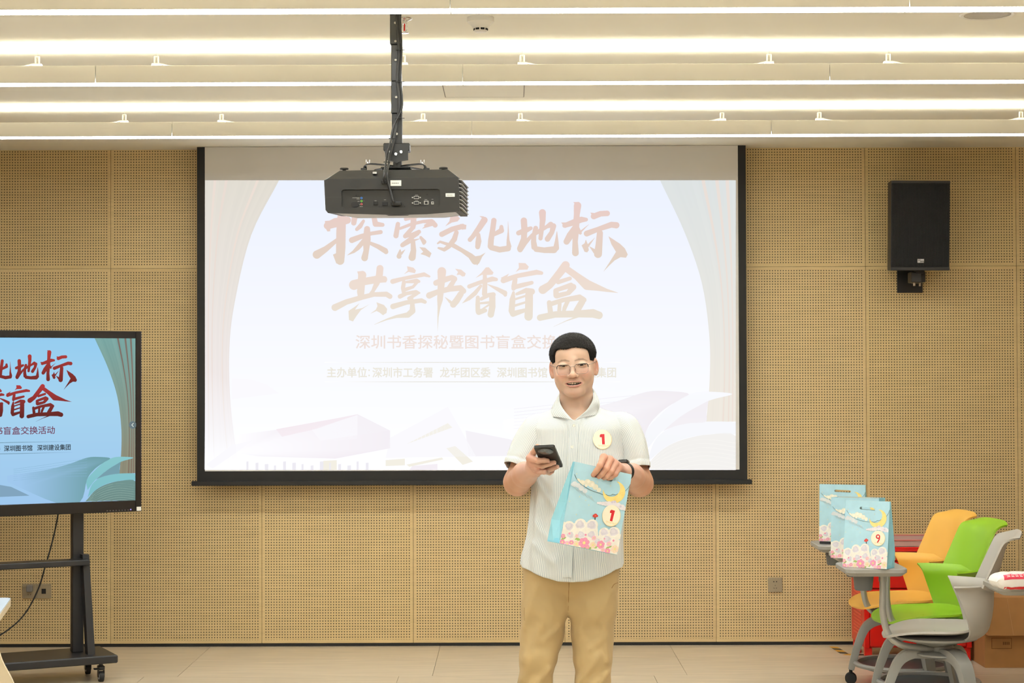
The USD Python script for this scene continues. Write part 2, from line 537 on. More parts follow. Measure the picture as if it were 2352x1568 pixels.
# ---------------------------------------------------------------- pendant lights
lamp_white = mat("lamp_housing_white", (0.80, 0.78, 0.72), 0.45, vary=0.02, vscale=3)
opal = emitter("opal_diffuser", DOWN_COLOR, DOWN_LIGHT)
upstrip = emitter("uplight_strip", UP_COLOR, UP_LIGHT)
steel = mat("steel_wire", (0.55, 0.53, 0.5), 0.35, metal=1.0)
bright_steel = mat("bright_steel", (0.75, 0.74, 0.72), 0.2, metal=1.0, vary=0.03)
white_plastic = mat("white_plastic", (0.82, 0.81, 0.77), 0.35, vary=0.02)
SEG, SX, ZB, ZT = 1.49, -0.197, 2.790, 2.863


def pendant(loc, label):
    t = thing("linear_pendant_light", label, "lamp", loc, 0, "white linear pendant lights under the ceiling")
    w, L = 0.0375, SEG - 0.003
    obj("housing", [bx(0, L, -w, -w + 0.003, 0.003, 0.073, 0.0008), bx(0, L, w - 0.003, w, 0.003, 0.073, 0.0008), bx(0, L, -w + 0.003, w - 0.003, 0.045, 0.050)], lamp_white, t, local=True)
    obj("diffuser", bx(0, L, -w + 0.001, w - 0.001, 0.0, 0.006, 0.001), opal, t, local=True)
    obj("uplight_strip", bx(0.002, L - 0.002, -0.020, 0.020, 0.050, 0.054), upstrip, t, local=True)
    for x in (0.0015, L - 0.0035):
        obj("end_cap", bx(x - 0.0015, x + 0.002, -w + 0.003, w - 0.003, 0.006, 0.0725), lamp_white, t, local=True)
    for x, s in ((0.241, 1), (L - 0.241, -1)):
        obj("cable", cyl((x, -0.012, 0.10), (x, -0.012, CEIL - ZB), 0.0008, n=6), steel, t, local=True)
        obj("cable_gripper", [bx(x - 0.019, x + 0.019, -0.022, 0.0, 0.070, 0.086, 0.003), cyl((x - 0.0065, -0.012, 0.084), (x - 0.0065, -0.012, 0.112), 0.004, n=12), cyl((x + 0.0065, -0.012, 0.084), (x + 0.0065, -0.012, 0.112), 0.004, n=12), bx(x - 0.010, x + 0.010, -0.016, -0.008, 0.110, 0.116, 0.002)], white_plastic, t, local=True)
        obj("lead_wire", tube(curve([(x + s * 0.015, -0.02, 0.083), (x + s * 0.035, -0.024, 0.078), (x + s * 0.05, -0.022, 0.074), (x + s * 0.062, -0.02, 0.0735)], 4), 0.0028, 8), white_plastic, t, local=True)
    return t


rows = [(9.07, "row nearest the screen", 4), (7.40, "second row out from the screen", 4), (5.91, "frontmost row in view", 4)] + [(4.42 - 1.49 * i, None, 0) for i in range(6)]
proto = None
for y, said, nvis in rows:
    for k in range(-2, 2):
        nth = {-2: "leftmost in view", -1: "second from the left", 0: "third from the left", 1: "rightmost in view"}.get(k)
        lb = f"white linear pendant light in the {said}, {nth}" if said and nth else "white linear pendant light overhead beyond the edges of the photo"
        loc = (SX + k * SEG + 0.0015, y + 0.0375, ZB)
        proto = pendant(loc, lb) if proto is None else (dup(proto, loc, 0, lb) and proto)
# ---------------------------------------------------------------- lettering
CJK = glob.glob("/opt/blender-*/*/datafiles/fonts/Noto Sans CJK Regular.woff2")


def glyphs(text, bold=0):
    """Outline of a line of Chinese text as a shapely shape, one em = 1, pen at the origin, y up."""
    from PIL import Image, ImageDraw, ImageFont
    font = ImageFont.truetype(CJK[0], 100)
    out = []
    for i, ch in enumerate(text):
        im = Image.new("L", (140, 160))
        ImageDraw.Draw(im).text((15, 10), ch, 255, font, stroke_width=bold)
        on = np.pad(np.asarray(im) > 127, ((0, 0), (1, 1))).astype(np.int8)
        r, s = np.nonzero(np.diff(on, axis=1) == 1)
        e = np.nonzero(np.diff(on, axis=1) == -1)[1]
        if len(r):
            g = unary_union(shapely.box(s, -r - 1, e, -r)).buffer(0.6).buffer(-0.6).simplify(0.9)
            out.append(shapely.affinity.affine_transform(g, [0.01, 0, 0, 0.01, i - 0.15, 1.34]))
    return unary_union(out)


import shapely.affinity


def brush(strokes):
    """Calligraphy: strokes of (x, y, width) points are swept circles, longer tuples of pairs are outlines."""
    out = []
    for s in strokes:
        if len(s[0]) == 2:
            out.append(Polygon(s).buffer(0))
            continue
        for a, b in zip(s[:-1], s[1:]):
            out.append(unary_union([Point(a[0], a[1]).buffer(a[2] / 2, 5), Point(b[0], b[1]).buffer(b[2] / 2, 5)]).convex_hull)
    return unary_union(out)


B1 = [  # tan, suo
    [(590, 90, 150), (575, 400, 170), (570, 700, 170), (560, 930, 150)], [(330, 300, 130), (480, 245, 170), (690, 200, 130)], [(285, 215), (400, 205), (380, 400), (330, 405), (290, 330)],
    [(140, 820, 150), (300, 720, 105), (500, 560, 70)], [(430, 820), (560, 760), (560, 990), (490, 980)], [(830, 90, 110), (805, 250, 95)], [(800, 70, 80), (1100, 50, 60), (1330, 90, 80)],
    [(980, 215, 55), (920, 310, 80), (860, 365, 65)], [(1170, 150, 95), (1195, 270, 100), (1325, 285, 70)], [(770, 560, 105), (950, 490, 90), (1120, 440, 70), (1290, 415, 75)],
    [(1045, 360, 110), (1040, 550, 140), (1030, 750, 100), (1000, 880, 120)], [(1000, 560, 90), (880, 700, 80), (800, 770, 50), (690, 830, 6)], [(1090, 610, 60), (1250, 680, 85), (1370, 750, 100), (1385, 770, 85)],
    [(1600, 270, 80), (1580, 400, 90), (1565, 480, 95)], [(1640, 350, 50), (1850, 270, 60), (2050, 225, 60), (2210, 220, 80), (2270, 290, 90)], [(2100, 300, 60), (2230, 250, 100), (2040, 350, 6)], [(1880, 40, 105), (1880, 250, 105), (1870, 330, 90)],
    [(1740, 180, 70), (1900, 150, 50), (2020, 120, 50)], [(1870, 330, 80), (1740, 480, 80)], [(1730, 490, 80), (1850, 460, 60), (1980, 410, 75)], [(1950, 440, 80), (1800, 550, 60), (1690, 640, 80)], [(1680, 650, 80), (1830, 580, 60), (1990, 535, 10)],
    [(2010, 510, 50), (2070, 590, 85), (2065, 620, 50)], [(1870, 570, 80), (1880, 750, 100), (1855, 870, 130)], [(1640, 740, 30), (1620, 850, 90)], [(1660, 800, 50), (1730, 730, 6)], [(1985, 685), (2090, 695), (2205, 795), (2170, 875), (2090, 835), (2005, 810), (2055, 770)],
]
B2 = [  # wen, hua
    [(470, 265), (640, 265), (695, 330), (640, 400), (500, 430), (340, 520), (440, 400)], [(260, 710, 130), (500, 590, 125), (760, 520, 125)], [(700, 460), (850, 485), (840, 590), (740, 600)],
    [(610, 670, 110), (560, 830, 130), (430, 1000, 110), (320, 1080, 90), (180, 1040, 50)], [(160, 930, 40), (220, 890, 60), (400, 950, 80)], [(520, 970, 110), (750, 1100, 100), (950, 1230, 130), (1060, 1350, 180)], [(1050, 1240), (1180, 1220), (1310, 1150), (1230, 1250), (1160, 1400), (1100, 1460)],
    [(1280, 370, 160), (1150, 570, 140), (1000, 770, 110), (935, 840, 110)], [(1160, 275), (1270, 280), (1250, 340)], [(1140, 720, 90), (1140, 880, 145), (1120, 1010, 120)],
    [(1510, 380, 130), (1480, 600, 130), (1440, 850, 140), (1430, 1000, 140)], [(1450, 1030, 130), (1650, 1080, 140), (1850, 1050, 140)], [(1870, 1000, 120), (1850, 850, 70), (1855, 650, 30), (1850, 400, 5)], [(1690, 530, 90), (1690, 620, 130), (1500, 720, 90)],
]
B3 = [  # di, biao
    [(270, 460, 120), (280, 600, 115), (270, 800, 110), (200, 980, 115)], [(170, 690, 90), (280, 650, 110), (400, 600, 70)], [(200, 1000, 100), (290, 880, 80), (430, 720, 60)],
    [(490, 600, 90), (460, 700, 80), (450, 850, 100), (465, 950, 115)], [(500, 990, 105), (650, 1010, 105), (830, 1000, 130)], [(870, 970, 110), (880, 850, 70), (885, 660, 8)], [(615, 310, 130), (620, 450, 110), (600, 620, 90), (580, 790, 80)],
    [(380, 770, 60), (560, 650, 80), (700, 570, 70), (770, 535, 110)], [(820, 560, 105), (790, 680, 90), (710, 800, 105)],
    [(1270, 180, 140), (1255, 350, 110), (1240, 600, 120), (1225, 850, 100), (1230, 1060, 125)], [(1190, 115), (1300, 110), (1260, 200)], [(1030, 550, 90), (1200, 490, 115), (1340, 440, 110), (1430, 440, 70)], [(965, 495), (1100, 490), (1040, 600)], [(1230, 570, 90), (1130, 740, 135), (1065, 850, 115)],
    [(1260, 600, 90), (1320, 690, 60)], [(1310, 680, 40), (1400, 600, 20), (1480, 530, 5)], [(1570, 380, 110), (1700, 330, 105), (1820, 325, 105)], [(1510, 310), (1610, 320), (1590, 440), (1545, 390)], [(1440, 700, 110), (1650, 620, 90), (1900, 535, 110), (1990, 545, 120)],
    [(1685, 690, 115), (1670, 900, 130), (1650, 1080, 150)], [(1425, 810), (1460, 900), (1480, 1010), (1450, 1050), (1400, 1040), (1345, 920), (1400, 880)], [(1460, 930, 50), (1590, 780, 6)], [(1490, 940, 6), (1600, 1040, 80)],
    [(1845, 750), (1920, 800), (2060, 890), (2150, 975), (2205, 1090), (2170, 1150), (2070, 1140), (1960, 1200), (1860, 1295), (1750, 1410), (1880, 1210), (1985, 1040), (1900, 900)],
]
B4 = [  # gong, xiang
    [(715, 360, 165), (700, 500, 150), (685, 700, 150), (690, 800, 120)], [(615, 290), (720, 280), (700, 400), (640, 380)], [(1070, 230, 140), (1060, 350, 140), (1010, 520, 110), (930, 680, 70), (880, 760, 90)], [(550, 560, 200), (700, 500, 150), (1000, 450, 150), (1150, 445, 130)], [(1130, 380), (1220, 455), (1190, 510), (1100, 510)],
    [(170, 1010, 140), (400, 900, 110), (700, 810, 100), (950, 750, 90), (1200, 745, 105), (1270, 790, 100)], [(440, 1080), (560, 1000), (660, 925), (570, 1055), (720, 1020), (860, 945), (690, 1060), (600, 1180), (530, 1290), (450, 1260)],
    [(1000, 905), (1150, 960), (1215, 1040), (1200, 1120), (1130, 1165), (1060, 1110), (1000, 1080), (870, 1140), (990, 1050), (1020, 980)],
    [(1610, 185), (1740, 215), (1790, 270), (1770, 325), (1700, 310), (1640, 300), (1550, 345), (1625, 270)], [(1325, 490, 100), (1550, 430, 75), (1950, 350, 85), (2060, 390, 40)],
    [(1550, 500, 80), (1530, 620, 85), (1545, 700, 80)], [(1600, 500, 50), (1800, 480, 95), (1850, 490, 60)], [(1810, 510, 60), (1730, 600, 60)], [(1550, 660, 80), (1730, 600, 60)], [(1470, 790, 90), (1600, 730, 75), (1790, 700, 80), (1860, 720, 40)], [(1820, 730, 60), (1650, 830, 75)],
    [(1330, 990, 110), (1600, 910, 90), (1900, 870, 90), (1970, 900, 75)], [(1690, 820, 90), (1720, 960, 95), (1720, 1080, 120), (1630, 1160, 110), (1400, 1190, 60), (1200, 1250, 30), (960, 1350, 6)],
]
B5 = [  # shu, xiang
    [(390, 290, 175), (385, 450, 150), (370, 650, 130), (355, 850, 115), (335, 1000, 60), (315, 1200, 25), (305, 1500, 4)], [(275, 520, 115), (400, 470, 120), (590, 410, 105), (640, 440, 120)], [(630, 480, 90), (540, 620, 110)], [(140, 770, 130), (300, 700, 105), (550, 640, 110), (760, 620, 115), (820, 680, 120)],
    [(770, 740, 120), (680, 880, 130), (620, 950, 130)], [(560, 900, 60), (450, 800, 6)], [(655, 235), (780, 255), (870, 330), (850, 385), (800, 392), (750, 355), (685, 362), (715, 300)],
    [(1270, 210), (1330, 205), (1425, 310), (1405, 355), (1290, 362), (1200, 355), (1060, 425), (1180, 320)], [(940, 590, 85), (1150, 510, 80), (1400, 440, 100), (1480, 450, 70)], [(1250, 370, 80), (1255, 500, 95), (1245, 740, 105)], [(1170, 580, 60), (1050, 730, 90), (930, 830, 80), (800, 925, 6)], [(1310, 550, 15), (1500, 640, 75), (1650, 720, 100), (1660, 760, 70)],
    [(1110, 810, 80), (1110, 950, 95), (1110, 1080, 90)], [(1180, 840, 70), (1330, 760, 85), (1420, 755, 100)], [(1400, 800, 125), (1400, 1000, 130), (1370, 1150, 130)], [(1170, 925, 45), (1330, 910, 55)], [(1130, 1100, 120), (1260, 1070, 80)], [(1190, 1050, 30), (1330, 960, 40)],
]
B6 = [  # mang, he
    [(415, 110), (540, 115), (605, 180), (580, 235), (430, 240), (360, 282), (420, 200)], [(130, 440, 100), (400, 350, 85), (750, 285, 95), (840, 300, 70)], [(80, 390), (240, 310), (150, 440)], [(350, 420, 90), (330, 540, 100), (320, 590, 80)], [(340, 560, 90), (500, 520, 85), (660, 480, 70)],
    [(320, 660, 50), (300, 800, 110), (285, 1000, 115), (300, 1060, 90)], [(380, 690, 55), (560, 620, 90), (660, 645, 120)], [(610, 700, 145), (610, 900, 145), (600, 1110, 155)], [(340, 790, 42), (540, 725, 42)], [(330, 910, 48), (540, 845, 42)], [(310, 1060, 110), (540, 990, 70)],
    [(1290, 155, 155), (1180, 300, 145), (1000, 520, 130), (865, 610, 160)], [(1320, 230, 120), (1500, 360, 130), (1690, 520, 190), (1880, 570, 120), (2050, 620, 60), (2270, 667, 4)], [(1150, 470, 80), (1370, 400, 75)],
    [(1105, 630, 90), (1120, 715, 115)], [(1110, 620, 80), (1390, 525, 95)], [(1430, 560, 120), (1350, 660, 95)], [(1130, 725, 100), (1350, 670, 80)], [(985, 850, 90), (1010, 1040, 100)], [(1000, 880, 90), (1250, 800, 85), (1550, 755, 115), (1630, 800, 100)],
    [(1180, 870, 70), (1170, 1020, 75)], [(1340, 800, 80), (1270, 950, 80), (1250, 1030, 60)], [(1600, 830, 120), (1500, 1000, 125)], [(815, 1130, 120), (1100, 1070, 120), (1500, 1060, 130), (1800, 1050, 160), (1910, 1085, 145)], [(1520, 1110, 40), (1300, 1190, 15), (1060, 1300, 3)],
]
TITLE = {}
for nm, B, cx, cy, s in (("a", B1, 710, 480, 7.84), ("b", B2, 990, 470, 10.4545), ("c", B3, 1170, 450, 8.11), ("d", B4, 750, 590, 8.711), ("e", B5, 970, 590, 8.711), ("f", B6, 1140, 590, 8.11)):
    TITLE[nm] = shapely.affinity.affine_transform(brush(B).simplify(2.0), [1 / s, 0, 0, 1 / s, cx, cy])
TITLE1, TITLE2 = unary_union([TITLE[k] for k in "abc"]), unary_union([TITLE[k] for k in "def"])


def line_text(text, x, y0, y1, pitch, bold=1):
    """Text in slide pixels: rows y0..y1 hold the characters, pitch = advance."""
    g = glyphs(text, bold)
    h = (y1 - y0) * 1.08
    parts = []
    g2 = [glyphs(c, bold) for c in text if False]
    out = shapely.affinity.affine_transform(g, [pitch, 0, 0, -h, x, y1 - 0.02 * h + 0.0 * h])
    b = out.bounds
    return shapely.affinity.affine_transform(out, [1, 0, 0, (y1 - y0) / (b[3] - b[1]), 0, y0 - b[1] * (y1 - y0) / (b[3] - b[1])])


SUB = line_text("深圳书香探秘暨图书盲盒交换活动", 816, 769, 801, 35.7, 1)
ORG = ([line_text(t, x, 843, 867, 23.4, 2) for t, x in (("主办单位", 750), ("深圳市工务署", 855), ("龙华团区委", 1010), ("深圳图书馆", 1141), ("深圳建设集团", 1276))] + [unary_union([Point(848, 850).buffer(1.9), Point(848, 862).buffer(1.9)])])


def mixc(a, b, t):
    t = np.clip(np.asarray(t, float), 0, 1)[:, None]
    return np.asarray(a) * (1 - t) + np.asarray(b) * t


def grad(poly, c0, c1, y0, y1):
    v, f = flat(poly)
    return v, f, mixc(c0, c1, (v[:, 1] - y0) / (y1 - y0))


def ribbon(a, b, n, cols, rows=14):
    """A ruled strip between two polylines (same length) in slide pixels, with n lengthwise streaks of the given colour function."""
    A, Bp = curve(np.c_[a, np.zeros(len(a))], 5)[:, :2], curve(np.c_[b, np.zeros(len(b))], 5)[:, :2]
    m = len(A)
    V, F, C = [], [], []
    for k in range(n):
        t0, t1 = k / n, (k + 1) / n
        o = len(V) * 0 + sum(len(x) for x in V)
        p, q = A + (Bp - A) * t0, A + (Bp - A) * t1
        V.append(np.vstack([p, q]))
        s = np.arange(m) / (m - 1)
        c = cols(k / max(n - 1, 1), s, k)
        C.append(np.vstack([c, c]))
        for i in range(m - 1):
            F += [[o + i, o + m + i, o + m + i + 1], [o + i, o + m + i + 1, o + i + 1]]
    return np.vstack(V), np.array(F), np.vstack(C)


def slide(pal):
    """The slide's artwork as named layers of (points in slide pixels, faces, sRGB colours), back to front."""
    r = np.random.RandomState(7)
    L = []
    gx, gy = np.linspace(471, 1690, 9), np.linspace(414, 1079, 14)
    v = np.array([(x, y) for y in gy for x in gx])
    f = [[j * 9 + i, j * 9 + i + 1, (j + 1) * 9 + i + 1] for j in range(13) for i in range(8)] + [[j * 9 + i, (j + 1) * 9 + i + 1, (j + 1) * 9 + i] for j in range(13) for i in range(8)]
    t = (v[:, 1] - 414) / 665
    L.append(("slide_background", v, np.array(f), np.where((t < 0.4)[:, None], mixc(pal["sky0"], pal["sky1"], t / 0.4), mixc(pal["sky1"], pal["sky2"], (t - 0.4) / 0.6))))
    jl, jr = r.uniform(-1, 1, 26), r.uniform(-1, 1, 22)
    tone = pal["streak"]

    def cl(u, s, k):
        c = mixc(pal["cur0"], pal["cur1"], s * 1.1)
        c = c + jl[k % 26] * tone * np.array([1, 0.85, 0.7]) * 0.6 + (np.array(pal["rib"]) - c) * (0.75 if k in (3, 7, 18) else 0)
        w = np.clip((s - 0.72) / 0.26, 0, 1)[:, None]
        return c * (1 - w) + np.array(pal["sky2"]) * w
    ll = [(471, 414), (471, 520), (471, 640), (471, 760), (471, 900), (470, 1078)]
    lr = [(641, 414), (577, 540), (540, 690), (527, 800), (530, 930), (548, 1078)]
    L.append(("slide_curtain", *ribbon(ll, lr, 26, cl)))

    def cr(u, s, k):
        c = mixc(pal["cur2"], pal["cur3"], s * 1.1)
        return c + jr[k % 22] * tone * np.array([1, 0.85, 0.7]) * 0.6 + (np.array(pal["rib"]) - c) * (0.75 if k in (12, 16, 19) else 0)
    rl = [(1516, 414), (1573, 535), (1612, 650), (1629, 770), (1630, 870), (1622, 968)]
    rr = [(1690, 414), (1690, 535), (1690, 650), (1690, 770), (1690, 870), (1690, 968)]
    L.append(("slide_curtain", *ribbon(rl, rr, 22, cr)))

    def c4(pts):
        return Polygon([(1380 + x / 4.02, 740 + y / 4.02) for x, y in curve(np.c_[pts, np.zeros(len(pts))], 4)[:, :2]]).buffer(0)

    def c3(pts):
        return Polygon([(430 + x / 2.94, 740 + y / 2.94) for x, y in pts]).buffer(0)
    book, RECT = [], shapely.box(471, 414, 1690, 1079)
    for nm, pts in (("pg0", [(-900, 900), (-300, 830), (110, 740), (420, 642), (640, 636), (815, 665), (640, 765), (520, 860), (420, 1000), (300, 1360), (-100, 1360), (-900, 1000)]),
                    ("pg1", [(430, 1170), (415, 1010), (560, 845), (700, 730), (850, 655), (1000, 640), (1215, 662), (1000, 722), (800, 830), (640, 950), (540, 1030), (430, 1170)]),
                    ("pg0", [(995, 722), (975, 830), (965, 920), (800, 935), (640, 975), (580, 1000), (720, 880), (850, 800), (995, 722)]),
                    ("pg1", [(430, 1290), (500, 1090), (640, 975), (820, 930), (1000, 915), (1246, 930), (1246, 1030), (1050, 1028), (800, 1065), (600, 1150), (430, 1290)]),
                    ("pg2", [(400, 1355), (520, 1215), (640, 1130), (800, 1070), (1000, 1035), (1246, 1050), (1246, 1358), (900, 1358), (400, 1355)])):
        v_, f_, c_ = grad(c4(pts).intersection(RECT), pal[nm], pal[nm + "b"], 880, 1079)
        if pts[0][0] < 0:
            c_ = mixc(pal["sky2"], pal["pg0"], np.clip((v_[:, 0] - 1200) / 320, 0, 1))
        book.append((v_, f_, c_))
    for k in range(9):
        o = 1040 + 38 * k
        pts = [(400 + 18 * k, 1350), (560, o + 165 - 6 * k), (760, o + 70), (980, o + 40), (1246, o + 75)]
        ln = LineString([(1380 + x / 4.02, 740 + y / 4.02) for x, y in curve(np.c_[pts, np.zeros(5)], 4)[:, :2]]).buffer(0.9).intersection(RECT)
        book.append(grad(ln, pal["edge"], pal["edge"], 0, 1))
    for k in range(7):
        pts = [(-800, 800 + 30 * k), (-300, 745 + 34 * k), (60, 700 + 40 * k), (420, 665 + 46 * k)]
        ln = LineString([(1380 + x / 4.02, 740 + y / 4.02) for x, y in curve(np.c_[pts, np.zeros(4)], 4)[:, :2]]).buffer(0.6)
        book.append(grad(ln, pal["fine"], pal["fine"], 0, 1))
    lay = lambda nm, parts: L.append((nm, np.vstack([p[0] for p in parts]), np.vstack([p[1] + o for p, o in zip(parts, np.cumsum([0] + [len(q[0]) for q in parts[:-1]]))]), np.vstack([p[2] for p in parts])))
    lay("slide_book", book)
    b = pal["bld"]
    bl = []
    for pts, c in (([(300, 380), (430, 385), (540, 420), (620, 480), (300, 520)], b[2]), ([(330, 760), (640, 720), (1150, 620), (1370, 730), (1370, 850), (1000, 920), (480, 905), (330, 880)], b[0]), ([(600, 722), (1150, 622), (870, 720), (640, 772)], b[1]), ([(840, 722), (1150, 626), (1150, 790), (900, 800)], b[2]),
                   ([(1150, 626), (1370, 730), (1370, 850), (1150, 880)], b[3]), ([(1340, 915), (1370, 780), (1760, 570), (1950, 905)], b[2]), ([(1480, 822), (1760, 680), (1790, 710)], b[4]), ([(1750, 850), (1810, 835), (1930, 940), (1860, 962)], b[4]), ([(1880, 730), (2180, 790), (2400, 900), (1900, 905)], b[3]),
                   ([(920, 935), (1010, 930), (1010, 995), (920, 997)], b[4]), ([(1340, 930), (1470, 920), (1470, 965), (1340, 970)], b[4]), ([(130, 960), (300, 830), (450, 795), (330, 880), (170, 990)], b[2]), ([(1480, 960), (1720, 912), (1730, 925), (1500, 975)], b[4]), ([(1520, 970), (1690, 955), (1690, 995), (1500, 997)], b[0])):
        v_, f_ = flat(c3(pts))
        w_ = np.clip((v_[:, 0] - 535) / 150, 0, 1) if pts[0][0] == 330 else np.ones(len(v_))
        bl.append((v_, f_, mixc(pal["sky2"], c, w_)))
    for k in range(14):
        x = 400 + 62 * k
        bl.append(grad(c3([(x, 940 + 9 * (k % 4)), (x + 14 + 5 * (k % 3), 938 + 9 * (k % 4)), (x + 14 + 5 * (k % 3), 996), (x, 997)]), b[5 if k % 3 else 4], b[5], 930, 1000))
    for k in range(12):
        x = 1450 + 26 * k
        bl.append(grad(c3([(x, 760 - 9 * k), (x + 5, 757 - 9 * k), (x + 5, 900), (x, 900)]), b[3], b[2], 0, 1))
    lay("slide_buildings", bl)
    rule = []
    for y in (832, 876.5):
        for x0, x1 in ((745, 960), (960, 1210), (1210, 1425)):
            v, f = flat(Polygon([(x0, y - 0.9), (x1, y - 0.9), (x1, y + 0.9), (x0, y + 0.9)]))
            e = np.abs(v[:, 0] - 1085) / 340
            rule.append((v, f, mixc(pal["rule"], pal["sky2"], np.clip(e, 0, 1) ** 2)))
    lay("rule_line", rule)
    lay("title_lettering", [grad(TITLE1, pal["t0"], pal["t1"], 480, 605)])
    lay("title_lettering", [grad(TITLE2, pal["t2"], pal["t3"], 600, 735)])
    lay("subtitle_lettering", [grad(SUB, pal["sub"], pal["sub"], 0, 1)])
    for og in ORG:
        lay("organiser_lettering", [grad(og, pal["org"], pal["org"], 0, 1)])
    return L


A_ = np.array
PALE = dict(sky0=(236, 242, 255), sky1=(246, 248, 255), sky2=(251, 251, 254), cur0=(226, 221, 210), cur1=(244, 236, 237), cur2=(222, 227, 227), cur3=(240, 234, 224), rib=(238, 222, 212), streak=3,
            pg0=(243, 238, 243), pg0b=(247, 244, 248), pg1=(248, 249, 253), pg1b=(246, 247, 251), pg2=(243, 240, 238), pg2b=(245, 243, 240), edge=(249, 247, 243), fine=(243, 241, 246),
            bld=[(245, 239, 245), (246, 234, 240), (249, 248, 252), (246, 243, 248), (244, 240, 228), (238, 236, 243)], rule=(228, 226, 216), t0=(234, 206, 200), t1=(228, 212, 196), t2=(240, 219, 209), t3=(235, 226, 211), sub=(240, 226, 219), org=(236, 232, 220))
DEEP = dict(sky0=(150, 205, 240), sky1=(166, 212, 240), sky2=(160, 200, 238), cur0=(128, 172, 168), cur1=(140, 150, 150), cur2=(124, 168, 164), cur3=(142, 140, 120), rib=(125, 95, 85), streak=12,
            pg0=(112, 160, 168), pg0b=(130, 160, 180), pg1=(140, 200, 205), pg1b=(125, 190, 200), pg2=(120, 160, 158), pg2b=(110, 140, 135), edge=(150, 180, 170), fine=(140, 185, 215),
            bld=[(140, 165, 200), (150, 160, 190), (165, 200, 230), (130, 165, 190), (120, 160, 140), (110, 140, 160)], rule=(90, 120, 130), t0=(178, 62, 60), t1=(106, 44, 40), t2=(182, 62, 62), t3=(96, 42, 38), sub=(118, 72, 96), org=(62, 74, 84))


def show(layers, parent, to_world, out, material, first):
    """Puts the slide's layers on a surface; the first layer carries the others as its sub-parts."""
    base = None
    for k, (nm, v, f, c) in enumerate(layers):
        c = np.clip(c, 0, 255)
        w = to_world(v) + np.asarray(out) * (0.0006 + 0.00045 * k)
        m = tm(w, f)
        n = np.cross(w[f[:, 1]] - w[f[:, 0]], w[f[:, 2]] - w[f[:, 0]]) @ np.asarray(out)
        m.faces[n < 0] = m.faces[n < 0][:, ::-1]
        col = np.array([lin(*x) for x in c]) * (1 + 0.05 * np.clip((c.min(1) - 246) / 5, 0, 1))[:, None]
        p = obj(first if base is None else nm, m, material, parent if base is None else base, smooth=False, col=col)
        base = base or p


lit = emitter("slide_light", (1, 1, 1), 1.0, "col")

# ---------------------------------------------------------------- projection screen
SD = 10.70
scr = thing("projection_screen", "pull-down projection screen with black border showing a pale slide", "screen", P(1083, 1100, SD))
xa, xb, xc, xd = (P(x, 700, SD)[0] for x in (452.5, 470.5, 1696.5, 1714.5))
zt, zb, zl = CEIL - 0.002, P(1083, 1080, SD)[2], P(1083, 1106, SD)[2]
fabric = mat("screen_fabric", (0.70, 0.69, 0.675), 0.8, vary=0.01, vscale=2)
black_fabric = mat("black_fabric", (0.010, 0.010, 0.010), 0.7, vary=0.15, vscale=8)
obj("fabric", bx(xb, xc, SD, SD + 0.001, zb, zt), fabric, scr)
obj("border", bx(xa, xb, SD, SD + 0.001, zl, zt), black_fabric, scr)
obj("border", bx(xc, xd, SD, SD + 0.001, zl, zt), black_fabric, scr)
obj("border", bx(xb, xc, SD, SD + 0.001, zl, zb), black_fabric, scr)
obj("weight_bar", [bx(P(440, 1100, SD)[0], P(1727, 1100, SD)[0], SD - 0.012, SD + 0.016, P(1083, 1113.5, SD)[2], P(1083, 1102.5, SD)[2], 0.004)], mat("black_metal", (0.011, 0.011, 0.012), 0.38, vary=0.1), scr)
show(slide(PALE), scr, lambda v: np.array([onplane(x, y, (0, SD, 0), np.array([0, -1.0, 0])) for x, y in v]), (0, -1, 0), lit, "projected_slide")

# ---------------------------------------------------------------- television on its stand
YAW = math.radians(27)
TX, TN = np.array([math.cos(YAW), math.sin(YAW), 0]), np.array([math.sin(YAW), -math.cos(YAW), 0])
TO = P(325, 970, 9.75)
TO[2] = 0
tz = lambda py: P(325, py, 9.75)[2]


def tv(m):
    """From the television's own frame (u to its right edge, w behind the glass, z) to the room."""
    return xf(m, place(np.stack([TX, -TN, [0, 0, 1]], 1), TO))


TVW, zt1, zb1 = 1.60, tz(760.5), tz(1174)
zs1, zs0 = tz(777), tz(1148)
us1 = float(np.dot(onplane(311.5, 960, TO, TN) - TO, TX))
us0 = us1 - (zs1 - zs0) * 1.778
ul = us0 - (0 - us1)
black_gloss = mat("black_gloss_frame", (0.012, 0.012, 0.013), 0.22, coat=0.3, vary=0.1)
charcoal = mat("charcoal_powder_coat", (0.018, 0.018, 0.020), 0.42, vary=0.12, vscale=12, bump=0.1, bscale=900)
TVT = thing("television", "large interactive television on a black wheeled stand, showing the blue slide", "television", TO + TX * (ul / 2) + np.array([0, 0, zb1]))
obj("casing", tv(bx(ul, 0, 0.014, 0.09, zb1, zt1, 0.008)), black_gloss, TVT)
obj("bezel", [tv(m) for m in (bx(ul, us0, 0, 0.016, zb1, zt1, 0.003), bx(us1, 0, 0, 0.016, zb1, zt1, 0.003), bx(us0, us1, 0, 0.016, zs1, zt1, 0.003), bx(us0, us1, 0, 0.016, zb1, zs0, 0.003))], black_gloss, TVT)
obj("glass_panel", tv(bx(us0, us1, 0.0075, 0.0135, zs0, zs1)), mat("screen_glass", (0.01, 0.012, 0.014), 0.08, vary=0.02), TVT)
show(slide(DEEP), TVT, lambda v: np.array([TO + TX * (us1 - (1690 - x) / 1219 * (us1 - us0)) + np.array([0, 0, zs1 - (y - 414) / 665 * (zs1 - zs0)]) for x, y in v]) - TN * 0.0075, TN, lit, "displayed_slide")
